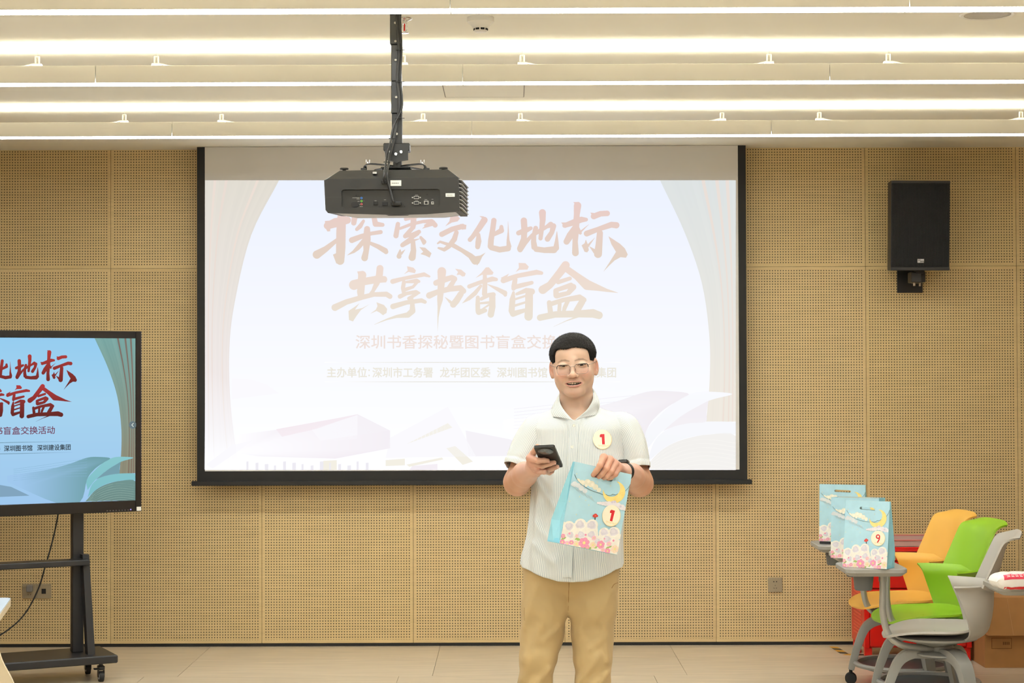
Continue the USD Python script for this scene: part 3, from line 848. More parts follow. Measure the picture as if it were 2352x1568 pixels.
obj("menu_tab", tv(prism(Point(us1 - 0.016, (zs0 + zs1) / 2 - 0.03).buffer(0.020, 12), (0, 0.0015, 0), (1, 0, 0), (0, 0, 1), 0.001)), mat("tab_grey", (0.10, 0.16, 0.22), 0.3, vary=0.02), TVT)
obj("chevron", tv(prism(LineString([(us1 - 0.012, (zs0 + zs1) / 2 - 0.021), (us1 - 0.021, (zs0 + zs1) / 2 - 0.03), (us1 - 0.012, (zs0 + zs1) / 2 - 0.039)]).buffer(0.0018), (0, 0.0004, 0), (1, 0, 0), (0, 0, 1), 0.001)), mat("chevron_white", (0.7, 0.8, 0.85), 0.4, vary=0.02), TVT)
obj("corner_sticker", tv(bx(-0.026, -0.002, -0.0006, 0, zb1 + 0.004, zb1 + 0.025)), white_plastic, TVT, label="small white sticker on the lower right corner")
led = mat("blue_led", (0.25, 0.2, 1.0), 0.3, emit=2.0)
obj("status_light", tv(cyl((-0.058, -0.001, zb1 + 0.012), (-0.058, 0.001, zb1 + 0.012), 0.003, n=10)), led, TVT, label="blue status light")
for k in range(8):
    obj("button", tv(cyl((-0.072 - 0.016 * k, -0.0015, zb1 + 0.010), (-0.072 - 0.016 * k, 0.002, zb1 + 0.010), 0.003, n=8)), mat("grey_button", (0.10, 0.10, 0.11), 0.3), TVT)

ST = thing("television_stand", "black metal wheeled stand with shelf under the television", "stand", TO + TX * (ul / 2))
uc = float(np.dot(onplane(177, 1230, TO - TN * 0.14, TN) - TO, TX))
for u in (uc, ul - uc):
    s = 1 if u == uc else -1
    obj("column", tv(bx(u - 0.030, u + 0.030, 0.115, 0.165, 0.14, zt1 - 0.25, 0.004)), charcoal, ST)
    obj("brace", tv(hull([(u + s * 0.010 + dx, w, z) for dx in (0, s * 0.035) for w in (0.06, 0.12) for z in (0.66,)] + [(u + s * 0.024 + dx, w, 0.14) for dx in (0, s * 0.038) for w in (0.00, 0.06)])), charcoal, ST)
    obj("bracket", tv(bx(u - 0.025, u + 0.025, 0.0905, 0.115, zb1 + 0.1, zt1 - 0.1, 0.003)), charcoal, ST)
zsh = P(100, 1292, 9.6)[2]
obj("shelf", tv(bx(ul - uc - 0.02, uc + 0.035, 0.0, 0.12, zsh - 0.018, zsh + 0.012, 0.004)), charcoal, ST)
obj("base_tray", tv(bx(ul + 0.16, -0.145, -0.075, 0.29, 0.098, 0.140, 0.006)), charcoal, ST)
rubber = mat("black_rubber", (0.012, 0.012, 0.012), 0.6, vary=0.1)
for u, w in ((-0.235, -0.03), (-0.235, 0.25), (ul + 0.235, -0.03), (ul + 0.235, 0.25)):
    c = obj("caster", [tv(m) for m in (cyl((u, w, 0.028), (u + 0.022, w, 0.028), 0.028, n=28),)], rubber, ST)
    obj("wheel_hub", [tv(m) for m in (cyl((u - 0.0015, w, 0.028), (u + 0.0235, w, 0.028), 0.016, n=20), cyl((u - 0.004, w, 0.028), (u + 0.026, w, 0.028), 0.005, n=12))], mat("hub_grey", (0.45, 0.45, 0.45), 0.4, vary=0.03), c)
    obj("fork", [tv(m) for m in (bx(u - 0.006, u + 0.028, w - 0.018, w + 0.022, 0.062, 0.085, 0.004), bx(u - 0.006, u - 0.002, w - 0.012, w + 0.014, 0.024, 0.07, 0.001), bx(u + 0.024, u + 0.028, w - 0.012, w + 0.014, 0.024, 0.07, 0.001), cyl((u + 0.011, w, 0.083), (u + 0.011, w, 0.099), 0.010), bx(u - 0.03, u + 0.004, w - 0.02, w + 0.004, 0.066, 0.074, 0.003))], black_gloss, c)
cb = [onplane(x, y, TO - TN * 0.2, TN) for x, y in ((136, 1160), (130, 1200), (118, 1252), (104, 1300), (88, 1352), (60, 1405), (25, 1441), (-20, 1466), (-120, 1490))]
cable_black = mat("cable_black", (0.010, 0.010, 0.010), 0.45, vary=0.05)
data(stage.GetPrimAtPath(obj("power_cable", tube(curve(cb, 6), 0.0042, 8), cable_black)), "thin black cable hanging in a curve behind the television stand", "cable")

# ---------------------------------------------------------------- wall loudspeaker
q0 = P(2114, 518, 10.48)
spk = thing("wall_loudspeaker", "tall black loudspeaker on a bracket on the oak wall", "loudspeaker", q0 - np.array([0, 0, 0.26]), 4)
sp = lambda m: xf(m, place(rot([0, 0, 1], 4) @ rot([1, 0, 0], 3), q0))
W2, H2 = 0.1715, 0.257
obj("cabinet", sp(hull([(x, 0.0, z) for x in (-W2, W2) for z in (-H2, H2)] + [(x * 0.72, 0.24, z) for x in (-W2, W2) for z in (-H2, H2)])), mat("speaker_cabinet", (0.014, 0.014, 0.015), 0.55, vary=0.1, bump=0.15, bscale=700), spk)
gm = mat("speaker_grille", (0.006, 0.006, 0.006), 0.6, vary=0.15, vscale=40)
obj("grille", [sp(bx(-W2 + 0.006 + i * 0.00665, -W2 + 0.0103 + i * 0.00665, -0.008, -0.0005, -H2 + 0.022, H2 - 0.018, 0.001)) for i in range(50)] + [sp(bx(-W2 + 0.004, W2 - 0.004, -0.003, -0.0002, -H2 + 0.02, H2 - 0.016))], gm, spk)
obj("end_plate", sp(bx(-W2, W2, -0.010, 0.0, -H2, -H2 + 0.020, 0.003)), mat("speaker_edge", (0.03, 0.03, 0.031), 0.5, vary=0.08), spk)
obj("end_plate", sp(bx(-W2, W2, -0.010, 0.0, H2 - 0.016, H2, 0.003)), "/World/Looks/speaker_edge", spk)
bd = obj("badge", sp(bx(-0.018, 0.020, -0.0105, -0.008, -H2 + 0.044, -H2 + 0.066, 0.001)), mat("badge_silver", (0.72, 0.72, 0.71), 0.35, metal=0.4, vary=0.03), spk)
obj("badge_mark", [sp(bx(-0.002 + 0.0045 * i, 0.0008 + 0.0045 * i, -0.0110, -0.0105, -H2 + 0.047, -H2 + 0.053 + 0.004 * (i % 2))) for i in range(5)] + [sp(bx(-0.015 + 0.006 * i, -0.013 + 0.006 * i, -0.0110, -0.0105, -H2 + 0.054, -H2 + 0.063)) for i in range(3)], gm, bd)
q1 = P(2106, 637, 10.62)
obj("bracket", [bx(q1[0] - 0.045, q1[0] + 0.015, 10.56, 10.66, q1[2] - 0.032, q1[2] + 0.030, 0.004), bx(q1[0] + 0.012, q1[0] + 0.05, 10.62, D - 0.001, q1[2] - 0.028, q1[2] + 0.034, 0.003), bx(q1[0] - 0.02, q1[0] + 0.03, 10.55, 10.62, q1[2] + 0.02, q1[2] + 0.055, 0.003), bx(q1[0] - 0.07, q1[0] + 0.08, D - 0.012, D - 0.0005, q1[2] - 0.08, q1[2] + 0.10, 0.002)], mat("bracket_black", (0.016, 0.015, 0.014), 0.4, vary=0.1), spk)
obj("bolt", [cyl((q1[0] - 0.02, 10.6, q1[2] - 0.05), (q1[0] - 0.02, 10.6, q1[2] - 0.03), 0.007, n=10)], bright_steel, spk)
obj("bolt", [cyl((q1[0] + 0.022, 10.64, q1[2] - 0.05), (q1[0] + 0.022, 10.64, q1[2] - 0.026), 0.006, n=10)], bright_steel, spk)

# ---------------------------------------------------------------- sockets
plate = mat("champagne_plate", (0.40, 0.34, 0.235), 0.38, metal=0.35, vary=0.03, vscale=20)
slot = mat("slot_dark", (0.01, 0.01, 0.01), 0.7)


def socket(px, py, label, n=1, half=0.043):
    c = P(px, py, D)
    t = thing("wall_socket", label, "socket", c)
    for i in range(n):
        x = c[0] + (i - (n - 1) / 2) * 2 * half
        p = obj("plate", bx(x - half + 0.0006, x + half - 0.0006, D - 0.009, D - 0.0003, c[2] - half, c[2] + half, 0.0022), plate, t)
        y = D - 0.0092
        if n == 2 and i == 1:
            obj("data_port", bx(x - 0.014, x + 0.012, y - 0.0006, y + 0.001, c[2] - 0.015, c[2] + 0.015), slot, p)
            continue
        for sx in (-1, 1):
            obj("pin_slot", bx(x + sx * 0.008 - 0.0035, x + sx * 0.008 + 0.0035, y - 0.0005, y + 0.001, c[2] + 0.017, c[2] + 0.022), slot, p)
            m = xf(bx(-0.0012, 0.0012, -0.0005, 0.001, -0.004, 0.004), place(rot([0, 1, 0], sx * 30), (x + sx * 0.007, y, c[2] - 0.019)))
            obj("pin_slot", m, slot, p)
        obj("pin_slot", bx(x - 0.0012, x + 0.0012, y - 0.0005, y + 0.001, c[2] - 0.006, c[2]), slot, p)
    return t


socket(1780, 1342.5, "square champagne wall socket low on the oak panels right of the man")
socket(85, 1357, "double wall socket with data port behind the television cable", 2)
pl = P(68, 1357, D - 0.03)
data(stage.GetPrimAtPath(obj("power_plug", [bx(pl[0] - 0.018, pl[0] + 0.016, D - 0.045, D - 0.0098, pl[2] - 0.006, pl[2] + 0.034, 0.005)], mat("grey_plug", (0.22, 0.21, 0.2), 0.4, vary=0.05))), "grey plug pushed into the double wall socket at left", "plug")

# ---------------------------------------------------------------- ceiling fittings
c = P(2268, 31, 1)
t_ = (CEIL - EYE[2]) / (c - EYE)[2]
c = EYE + (c - EYE) * t_
cs = thing("ceiling_speaker", "round flush ceiling speaker with grey mesh in a cream rim", "speaker", c)
rad = 64.0 * c[1] / FPX
obj("rim", lathe([(rad, 0), (rad, -0.004), (rad - 0.006, -0.008), (rad * 0.83, -0.006), (rad * 0.83, -0.001), (rad, 0)], 48, c), white_plastic, cs)
obj("mesh_grille", lathe([(0, -0.001), (rad * 0.83, -0.001), (rad * 0.83, -0.004), (0, -0.0055)], 48, c), mat("grille_mesh", (0.44, 0.42, 0.38), 0.5, vary=0.2, vscale=900), cs)
c = EYE + (P(1104, 40, 1) - EYE) * ((CEIL - EYE[2]) / (P(1104, 40, 1) - EYE)[2])
sd = thing("smoke_detector", "white domed smoke detector on the ceiling", "smoke detector", c)
obj("base_ring", lathe([(0.0, 0), (0.050, 0), (0.0505, -0.018), (0.044, -0.022), (0, -0.022)], 40, c), white_plastic, sd)
obj("dome", lathe([(0.0, -0.02), (0.044, -0.021), (0.026, -0.042), (0.024, -0.052), (0.018, -0.056), (0.0, -0.057)], 40, c), white_plastic, sd)
for k in range(8):
    a = k * math.pi / 4 + 0.3
    obj("vent_slot", xf(bx(-0.0075, 0.0075, -0.0015, 0.0015, -0.0035, 0.0035, 0.001), place(rot([0, 0, 1], math.degrees(a) + 90), c + np.array([0.0252 * math.cos(a), 0.0252 * math.sin(a), -0.0455]))), slot, sd)
c = EYE + (P(929, 42, 1) - EYE) * ((CEIL - EYE[2]) / (P(929, 42, 1) - EYE)[2])
fs = thing("fire_sprinkler", "chrome fire sprinkler with red glass bulb beside the projector pole", "sprinkler", c)
obj("escutcheon", lathe([(0, 0), (0.031, 0), (0.030, -0.004), (0.012, -0.012), (0, -0.012)], 32, c), bright_steel, fs)
obj("sprinkler_body", [cyl(c - [0, 0, 0.01], c - [0, 0, 0.022], 0.009), tube(curve([c + [-0.008, 0, -0.02], c + [-0.010, 0, -0.035], c + [-0.003, 0, -0.052]], 5), 0.002, 8), tube(curve([c + [0.008, 0, -0.02], c + [0.010, 0, -0.035], c + [0.003, 0, -0.052]], 5), 0.002, 8), cyl(c - [0, 0, 0.049], c - [0, 0, 0.055], 0.005)], bright_steel, fs)
obj("glass_bulb", cyl(c - [0, 0, 0.022], c - [0, 0, 0.048], 0.003, n=12), mat("red_liquid", (0.75, 0.02, 0.015), 0.1, coat=0.5), fs)
obj("deflector", lathe([(0, -0.055), (0.017, -0.055), (0.0165, -0.057), (0, -0.057)], 24, c), bright_steel, fs)
# ---------------------------------------------------------------- projector on its ceiling pole
PD = 6.25
pk = lambda x, y, d=PD: P(x, y, d)
PC = pk(900, 450)
prj = thing("projector", "black projector hanging upside down with sockets and cables at its back", "projector", PC - np.array([0, 0, 0.065]))
k_ = PD / FPX
PR = place(rot([0, 0, 1], -1.6) @ rot([1, 0, 0], 3.2), pk(898.5, 449))
pj = lambda m: xf(m, PR)
S = lambda px: (px - 898.5) * k_
Zp = lambda py: -(py - 449) * k_
body_black = mat("projector_black", (0.0185, 0.018, 0.0165), 0.42, vary=0.08, vscale=30, bump=0.12, bscale=1500)
x0, x1 = S(744), S(1053)
DEP = 0.36
sec = [(x0, Zp(413)), (x0 + 0.012, Zp(410)), (x1, Zp(408)), (x1 + 0.003, Zp(440)), (x1 + 0.004, Zp(481)), (x1 - 0.008, Zp(487)), (S(980), Zp(492)), (S(905), Zp(493)), (S(830), Zp(491)), (x0 + 0.012, Zp(488)), (x0 + 0.004, Zp(481))]
shell = hull([(x, 0, z) for x, z in sec] + [(x * 0.985, DEP, z) for x, z in sec] + [(S(777), 0.05, Zp(389)), (S(1027), 0.05, Zp(388)), (S(780), DEP - 0.05, Zp(389)), (S(1025), DEP - 0.05, Zp(388)), (S(1053), 0.03, Zp(407)), (S(748), 0.03, Zp(409))])
cut = m3.Manifold.extrude(m3.CrossSection([np.array(rrect(S(1011) - S(784), Zp(434.5) - Zp(476), 0.008).exterior.coords)[:-1][::-1]]), 0.012)
pl_ = np.array([[1, 0, 0, (S(1011) + S(784)) / 2], [0, 0, 1, -0.001], [0, 1, 0, (Zp(434.5) + Zp(476)) / 2]], float)
cutm = cut.to_mesh()
cv = np.c_[cutm.vert_properties[:, :3], np.ones(len(cutm.vert_properties))] @ pl_.T
ct = tm(cv, cutm.tri_verts)
if ct.volume < 0:
    ct.invert()
mk = lambda m: m3.Manifold(m3.Mesh(np.asarray(m.vertices, np.float32), np.asarray(m.faces, np.uint32)))
sh = (mk(shell) - mk(ct)).to_mesh()
bod = obj("body", pj(tm(sh.vert_properties[:, :3], sh.tri_verts)), body_black, prj, smooth=25)
obj("lid", pj(hull([(S(830), 0.012, Zp(490.8)), (S(980), 0.012, Zp(491.6)), (x0 + 0.03, 0.03, Zp(488)), (x1 - 0.012, 0.02, Zp(487.5)), (x0 + 0.035, DEP - 0.03, Zp(489)), (x1 - 0.01, DEP - 0.02, Zp(489)), (S(800), 0.1, Zp(495)), (S(1010), 0.1, Zp(495)), (S(800), DEP - 0.08, Zp(495)), (S(1010), DEP - 0.08, Zp(495))])), mat("lid_grey", (0.45, 0.44, 0.45), 0.4, vary=0.04), prj, label="pale grey cover on the underside")
obj("lid_logo", pj(hull([(S(885), 0.012, Zp(493.3)), (S(940), 0.012, Zp(493.3)), (S(890), 0.03, Zp(494.4)), (S(935), 0.03, Zp(494.4))])), slot, prj)
# finned right side
sx = x1 + 0.0005
obj("side_vent", [pj(hull([(sx + 0.001, 0.008, z), (sx + 0.012, 0.012, z - 0.002), (sx + 0.001, 0.008, z - 0.002), (sx + 0.012, 0.012, z - 0.004), (sx - 0.004, DEP - 0.06, z - 0.016), (sx + 0.020, DEP - 0.06, z - 0.016), (sx - 0.004, DEP - 0.06, z - 0.018), (sx + 0.020, DEP - 0.06, z - 0.018)])) for z in [Zp(412) - 0.0136 * i for i in range(8)]] , mat("vent_edge", (0.42, 0.41, 0.39), 0.35, vary=0.05), prj, label="ribbed pale vent on the right side")
obj("vent_backing", pj(hull([(sx - 0.01, 0.006, Zp(410)), (sx - 0.01, 0.006, Zp(486)), (sx + 0.001, 0.006, Zp(410)), (sx + 0.001, 0.006, Zp(486)), (sx - 0.01, DEP - 0.06, Zp(421)), (sx - 0.01, DEP - 0.06, Zp(492)), (sx + 0.015, DEP - 0.06, Zp(421)), (sx + 0.015, DEP - 0.06, Zp(492))])), mat("vent_dark", (0.03, 0.03, 0.03), 0.6, vary=0.3, vscale=40), prj)
for x in (785, 1016):
    obj("foot", pj(lathe([(0, 0), (0.006, 0), (0.006, 0.006), (0.0145, 0.007), (0.0155, 0.011), (0.013, 0.0135), (0, 0.0135)], 24, (S(x), 0.07, Zp(391)))), body_black, prj)
py = 0.0105     # the recessed socket panel's face


def pbox(xa, xb, ya, yb, z=0.002, name="port", m=slot, par=None, lab=None):
    return obj(name, pj(bx(S(xa), S(xb), py - z, py + 0.0005, Zp(yb), Zp(ya), 0.0006)), m, par or prj, label=lab)


silver = mat("silver_socket", (0.55, 0.54, 0.5), 0.3, metal=0.8, vary=0.05)
for y, colr, nm in ((454, (0.03, 0.16, 0.55), "blue"), (461, (0.15, 0.5, 0.05), "green"), (468, (0.6, 0.12, 0.12), "pink")):
    c = (S(829.3), py, Zp(y))
    j = obj("audio_jack", pj(cyl((c[0], py - 0.003, c[2]), (c[0], py + 0.001, c[2]), 0.0037, n=16)), mat("jack_" + nm, colr, 0.4, vary=0.03), prj, label=nm + " audio jack")
    obj("jack_hole", pj(cyl((c[0], py - 0.0034, c[2]), (c[0], py + 0.001, c[2]), 0.0016, n=10)), slot, j)
obj("power_inlet", pj(prism(rrect(S(822) - S(805), Zp(463.5) - Zp(475), 0.007), (S(813.5), py, Zp(469)), (1, 0, 0), (0, 0, 1), 0.002)), slot, prj)
pbox(857, 867, 462, 470, name="data_port"); pbox(877, 890, 463, 472, name="data_port")
for xa, xb, ya, yb in ((946, 966, 450, 457), (946, 966, 462.5, 469.5)):
    p = pbox(xa + 4, xb - 4, ya, yb, 0.003, "serial_port", silver)
    pbox(xa + 5, xb - 5, ya + 1.2, yb - 1.4, 0.0034, "port_pins", slot, p)
    for x in (xa + 1, xb - 1):
        obj("port_screw", pj(cyl((S(x), py - 0.004, Zp((ya + yb) / 2)), (S(x), py, Zp((ya + yb) / 2)), 0.0024, n=8)), silver, p)
p = pbox(973.5, 984, 461, 470, 0.002, "network_port", silver); pbox(975.5, 982, 463, 468.5, 0.0026, "port_hole", slot, p)
p = pbox(990, 996.5, 463, 469.5, 0.002, "usb_port", silver); pbox(992, 995, 465, 467, 0.0026, "port_hole", slot, p)
for x, y in ((817, 448), (981, 447), (929, 474), (870, 475)):
    obj("panel_screw", pj(cyl((S(x), py - 0.001, Zp(y)), (S(x), py + 0.001, Zp(y)), 0.0022, n=10)), slot, prj)
printed = mat("panel_print", (0.35, 0.34, 0.31), 0.5)
obj("panel_print", [pj(bx(S(a), S(b), py - 0.0003, py + 0.0002, Zp(y + 0.9), Zp(y))) for a, b, y in ((808, 825, 453), (818, 825, 455.5), (820, 825, 461), (823, 826, 468), (825, 832, 473), (834, 835, 460), (859, 864, 460), (881, 886, 458), (953, 960, 447.5), (953, 960, 460), (975, 981, 458), (991, 995, 457.5))], printed, prj)
tag = mat("paper_tag", (0.72, 0.72, 0.66), 0.6, vary=0.03)
tk = mat("tag_ink", (0.18, 0.17, 0.16), 0.7)
for xa, xb, ya, yb, lab in ((897, 922, 414, 427, "white inventory sticker under the cables"), (1024, 1045, 444.5, 452.5, "white inventory sticker at the right end")):
    s_ = obj("sticker", pj(bx(S(xa), S(xb), -0.0012, 0.0006, Zp(yb), Zp(ya))), tag, prj, label=lab)
    obj("sticker_print", [pj(bx(S(xa + (xb - xa) * (0.12 + 0.085 * i)), S(xa + (xb - xa) * (0.165 + 0.085 * i + 0.01 * (i % 3))), -0.0014, -0.0011, Zp(ya + (yb - ya) * 0.62), Zp(ya + (yb - ya) * 0.42))) for i in range(8)], tk, s_)
sg = obj("speaker_holes", [pj(cyl((S(805 + 3.1 * i), -0.0006, Zp(415 + 3.1 * j)), (S(805 + 3.1 * i), 0.001, Zp(415 + 3.1 * j)), 0.0012, n=6)) for i in range(9) for j in range(6) if (i - 4) ** 2 / 20 + (j - 2.5) ** 2 / 9 < 1], slot, prj)
obj("seam", [pj(bx(S(745), S(783), -0.0004, 0.0005, Zp(452.4), Zp(452))), pj(bx(S(1013), S(1053), -0.0004, 0.0005, Zp(448.4), Zp(448)))], mat("seam_grey", (0.05, 0.05, 0.047), 0.5), prj)
obj("latch", pj(bx(S(855), S(865), 0.012, 0.03, Zp(399), Zp(393.5), 0.001)), silver, prj)
# mount
mt = mat("mount_black", (0.014, 0.014, 0.0135), 0.38, vary=0.1, vscale=20)
MNT = thing("projector_mount", "black telescopic ceiling pole and spider bracket carrying the projector", "mount", (pk(910, 300)[0], 6.43, CEIL - 0.9))
MY = 6.43
mp = lambda x, y, d=MY: P(x, y, d)
levels = [(28, 24.5, 908), (104, 23.8, 909.3), (188, 23.4, 911), (262, 23.4, 911.5), (336, 23.2, 912.5)]
prev_top = CEIL
for i in range(4):
    yb_, w_, cx_ = levels[i + 1]
    hw = w_ * MY / FPX / 2 + (0.0012 if i % 2 == 0 else 0)
    xc_, z1 = mp(cx_, yb_)[0], mp(cx_, yb_)[2]
    obj("pole_section", bx(xc_ - hw, xc_ + hw, MY - hw, MY + hw, z1, prev_top, 0.0025), mt, MNT)
    prev_top = z1
for y in (55, 97, 140, 225, 309):
    x = mp(908 + (y - 28) * 0.015, y)
    obj("pole_hole", cyl((x[0], MY - 0.0225, x[2]), (x[0], MY - 0.0165, x[2]), 0.004, n=14), mat("hole_pale", (0.55, 0.52, 0.45), 0.5), MNT)
hd = mp(912.5, 345)
obj("yoke", [bx(mp(882, 340)[0], mp(942, 340)[0], MY - 0.035, MY + 0.035, mp(900, 349)[2], mp(900, 331)[2], 0.003), prism(Polygon([(-0.040, 0.012), (0.040, 0.012), (0.040, -0.036), (0.012, -0.040), (0.0, -0.047), (-0.012, -0.040), (-0.040, -0.036)]), (hd[0], MY - 0.036, mp(912, 347)[2]), (1, 0, 0), (0, 0, 1), -0.004)], mt, MNT)
for x, y in ((899, 352), (911, 357), (923, 352)):
    w = mp(x, y)
    obj("bolt", [cyl((w[0], MY - 0.047, w[2]), (w[0], MY - 0.035, w[2]), 0.0052, n=14), cyl((w[0], MY - 0.050, w[2]), (w[0], MY - 0.046, w[2]), 0.003, n=6)], bright_steel, MNT)
pz = PC[2] - Zp(449) + 0
top = lambda px, py_: pj(tm([[S(px), 0.0, Zp(py_)]], np.zeros((0, 3), int))).vertices[0]
tz_ = top(900, 388)[2] + (MY - PD) * 0.056 + 0.003
obj("centre_plate", [bx(hd[0] - 0.055, hd[0] + 0.05, MY - 0.05, MY + 0.07, tz_ + 0.005, tz_ + 0.010, 0.002), cyl((hd[0], MY, tz_ + 0.004), (hd[0], MY, mp(912, 352)[2]), 0.016)], mt, MNT)
for px, dy in ((848, -0.06), (972, -0.05), (860, 0.12), (965, 0.12)):
    e = mp(px, 384)
    pth = curve([(hd[0] + (0.02 if px > 912 else -0.02), MY, tz_ + 0.018), ((hd[0] + e[0]) / 2, MY + dy * 0.5, tz_ + 0.019), (e[0], MY + dy, tz_ + 0.018), (e[0] + (0.012 if px > 912 else -0.012), MY + dy, tz_ + 0.006 + dy * 0.056)], 4)
    obj("bracket_arm", [tube(pth, 1.0, section=[(-0.002, -0.008), (0.002, -0.008), (0.002, 0.008), (-0.002, 0.008)], up=(0, 0, 1)), cyl((e[0] + (0.014 if px > 912 else -0.014), MY + dy, tz_ + dy * 0.056 + 0.0012), (e[0] + (0.014 if px > 912 else -0.014), MY + dy, tz_ + dy * 0.056 + 0.007), 0.011)], mt, MNT)
    if dy < 0:
        obj("wing_nut", [cyl((e[0], MY + dy, tz_ + 0.02), (e[0], MY + dy, tz_ + 0.026), 0.004, n=10), bx(e[0] - 0.0075, e[0] - 0.0045, MY + dy - 0.002, MY + dy + 0.002, tz_ + 0.022, tz_ + 0.034, 0.001), bx(e[0] + 0.0045, e[0] + 0.0075, MY + dy - 0.002, MY + dy + 0.002, tz_ + 0.022, tz_ + 0.034, 0.001)], bright_steel, MNT)
# cables down the pole to the sockets
dd = 6.395
ca = [(910, 33, dd), (914, 90, dd), (916, 120, dd), (912, 180, dd), (915, 215, dd), (916, 250, dd), (910, 290, dd), (903, 330, 6.37), (896, 355, 6.34), (893, 375, 6.3), (889, 395, 6.24), (891, 420, 6.235), (897, 440, 6.235), (902, 460, 6.23), (906, 466, 6.235)]
cb_ = [(918, 33, dd), (921.5, 90, dd), (922.5, 120, dd), (919.5, 180, dd), (922.5, 215, dd), (922.5, 250, dd), (904, 290, dd - .012), (896, 330, 6.357), (889, 355, 6.325), (886, 375, 6.28), (883, 395, 6.228), (881, 411, 6.222), (883, 419, 6.235)]
CBL = thing("cable_bundle", "black cables tied along the projector pole and plugged into the projector's back", "cable", P(912, 180, dd))
obj("video_cable", [tube(curve([P(*q) for q in ca], 6), 0.0042, 10), pj(bx(S(898), S(922), -0.012, 0.0098, Zp(472), Zp(463), 0.003))], cable_black, CBL)
obj("signal_cable", [tube(curve([P(*q) for q in cb_], 6), 0.0035, 10), pj(bx(S(876), S(890), -0.010, -0.0003, Zp(423), Zp(413), 0.003))], cable_black, CBL)
for y, x in ((115, 917), (188, 915), (272, 915), (318, 900), (372, 888.5)):
    d_ = dd if y < 300 else (6.37 if y < 340 else 6.30)
    w = P(x, y, d_)
    tn = tube([w + [0.011 * math.cos(a), 0.008 * math.sin(a), 0] for a in np.linspace(0, 2 * math.pi, 13)], 0.0011, 6)
    obj("cable_tie", [tn, cyl(w + [0.008, -0.003, 0], w + [0.022, -0.012, -0.001], 0.0008, n=6)], cable_black, CBL)
# ---------------------------------------------------------------- the man
MD = 6.40
HC = P(1317, 839, 6.43)
HR = rot([0, 0, 1], -4.3) @ rot([0, 1, 0], -4.0)
hl = lambda p: ((p - HC) @ HR) * 1000.0            # room -> head, millimetres
hw = lambda q: HC + (np.asarray(q, float) / 1000.0) @ HR.T


def mir(q):
    q = q.copy()
    q[:, 0] = np.abs(q[:, 0])
    return q


def cranium(q):
    return s_ell(q, (0, 14, 36), (77, 98, 72))


def head_sdf(q):
    m = mir(q)
    d = cranium(q)
    d = smin(d, s_ell(q, (0, -8, -18), (71, 77, 78)), 14)
    d = smin(d, s_ell(q, (0, -10, -54), (66, 66, 58)), 14)
    d = smin(d, s_ell(m, (37, -52, -34), (28, 31, 30)), 14)
    d = smin(d, s_ell(q, (0, -60, -62), (35, 31, 32)), 12)
    d = smin(d, s_ell(q, (0, -56, -93), (35, 34, 22)), 14)
    d = smax(d, -s_ell(m, (32, -95, 0), (18, 15.5, 9)), 9)
    d = smin(d, s_ell(m, (32, -70, -0.5), (18, 13, 12)), 5)
    d = smin(d, s_ell(q, (0, -75, 12), (17, 12, 20)), 10)
    d = smin(d, s_cap(q, (0, -83, -4), (0, -103, -32), 5.5, 9), 10)
    d = smin(d, s_ell(q, (0, -103, -34), (11.5, 10.5, 9.5)), 6)
    d = smin(d, s_ell(m, (14, -92, -36.5), (8, 10, 8)), 5)
    d = smax(d, -s_ell(m, (7.5, -99, -45), (4.2, 6, 4)), 2)
    d = smax(d, -s_cap(m, (23, -89, -41), (36, -77, -62), 3.6), 6)          # smile fold
    d = smax(d, -s_cap(m, (19.5, -82.5, -1.6), (44.5, -77, -0.2), 3.0), 1.2)   # eye opening
    lid = s_cap(m, (17, -83.5, 2.6), (32, -83.5, 4.2), 1.6)
    d = smin(d, smin(lid, s_cap(m, (32, -83.5, 4.2), (46, -76, 2.2), 1.6), 2), 2)
    mx, k = m, 3
    up = s_chain(mx, [((0, -94.0, -56.2), 2.6), ((7, -94.0, -55.4), 2.8), ((17, -89.8, -57.6), 2.5), ((28.5, -78.5, -61.5), 1.9)], 2)
    lo = s_chain(mx, [((0, -92.5, -73.2), 3.9), ((14, -88.8, -71.4), 3.5), ((28, -78.5, -63.2), 2.0)], 2)
    d = smin(d, smin(up, lo, 1.5), 4)
    op = s_ell(q - np.stack([q[:, 0] * 0, q[:, 0] * 0, 2.2 * (q[:, 0] / 25) ** 2], 1), (0, -88, -64.8), (26, 24, 5.0))
    d = smax(d, -op, 1.6)
    d = smax(d, -s_cap(m, (29, -81, -62), (31.5, -78, -60), 1.5), 3)
    e = m - np.array([78, 12, -9])
    a = math.radians(24)
    e = np.stack([e[:, 0] * math.cos(a) - e[:, 1] * math.sin(a), e[:, 0] * math.sin(a) + e[:, 1] * math.cos(a), e[:, 2] + 0.12 * e[:, 1]], 1)
    ear = s_ell(e, (0, 0, 0), (6.5, 18, 30))
    ear = smin(ear, s_ell(e, (0, -6, -24), (6, 9, 9)), 5)
    ear = smax(ear, -s_ell(e, (7, -2, 3), (6.5, 11, 18)), 3)
    ear = smin(ear, s_ell(e, (2, -13, -2), (4, 5, 8)), 3)
    d = smin(d, ear, 5)
    return d


SHL, SHR = P(1234, 988, 6.46), P(1432, 984, 6.46)
EL, ER = P(1188, 1107, 6.46), P(1469, 1109, 6.46)
WL, WR = P(1224, 1076, 6.20), P(1433, 1082, 6.19)
NB = P(1322, 950, 6.47)
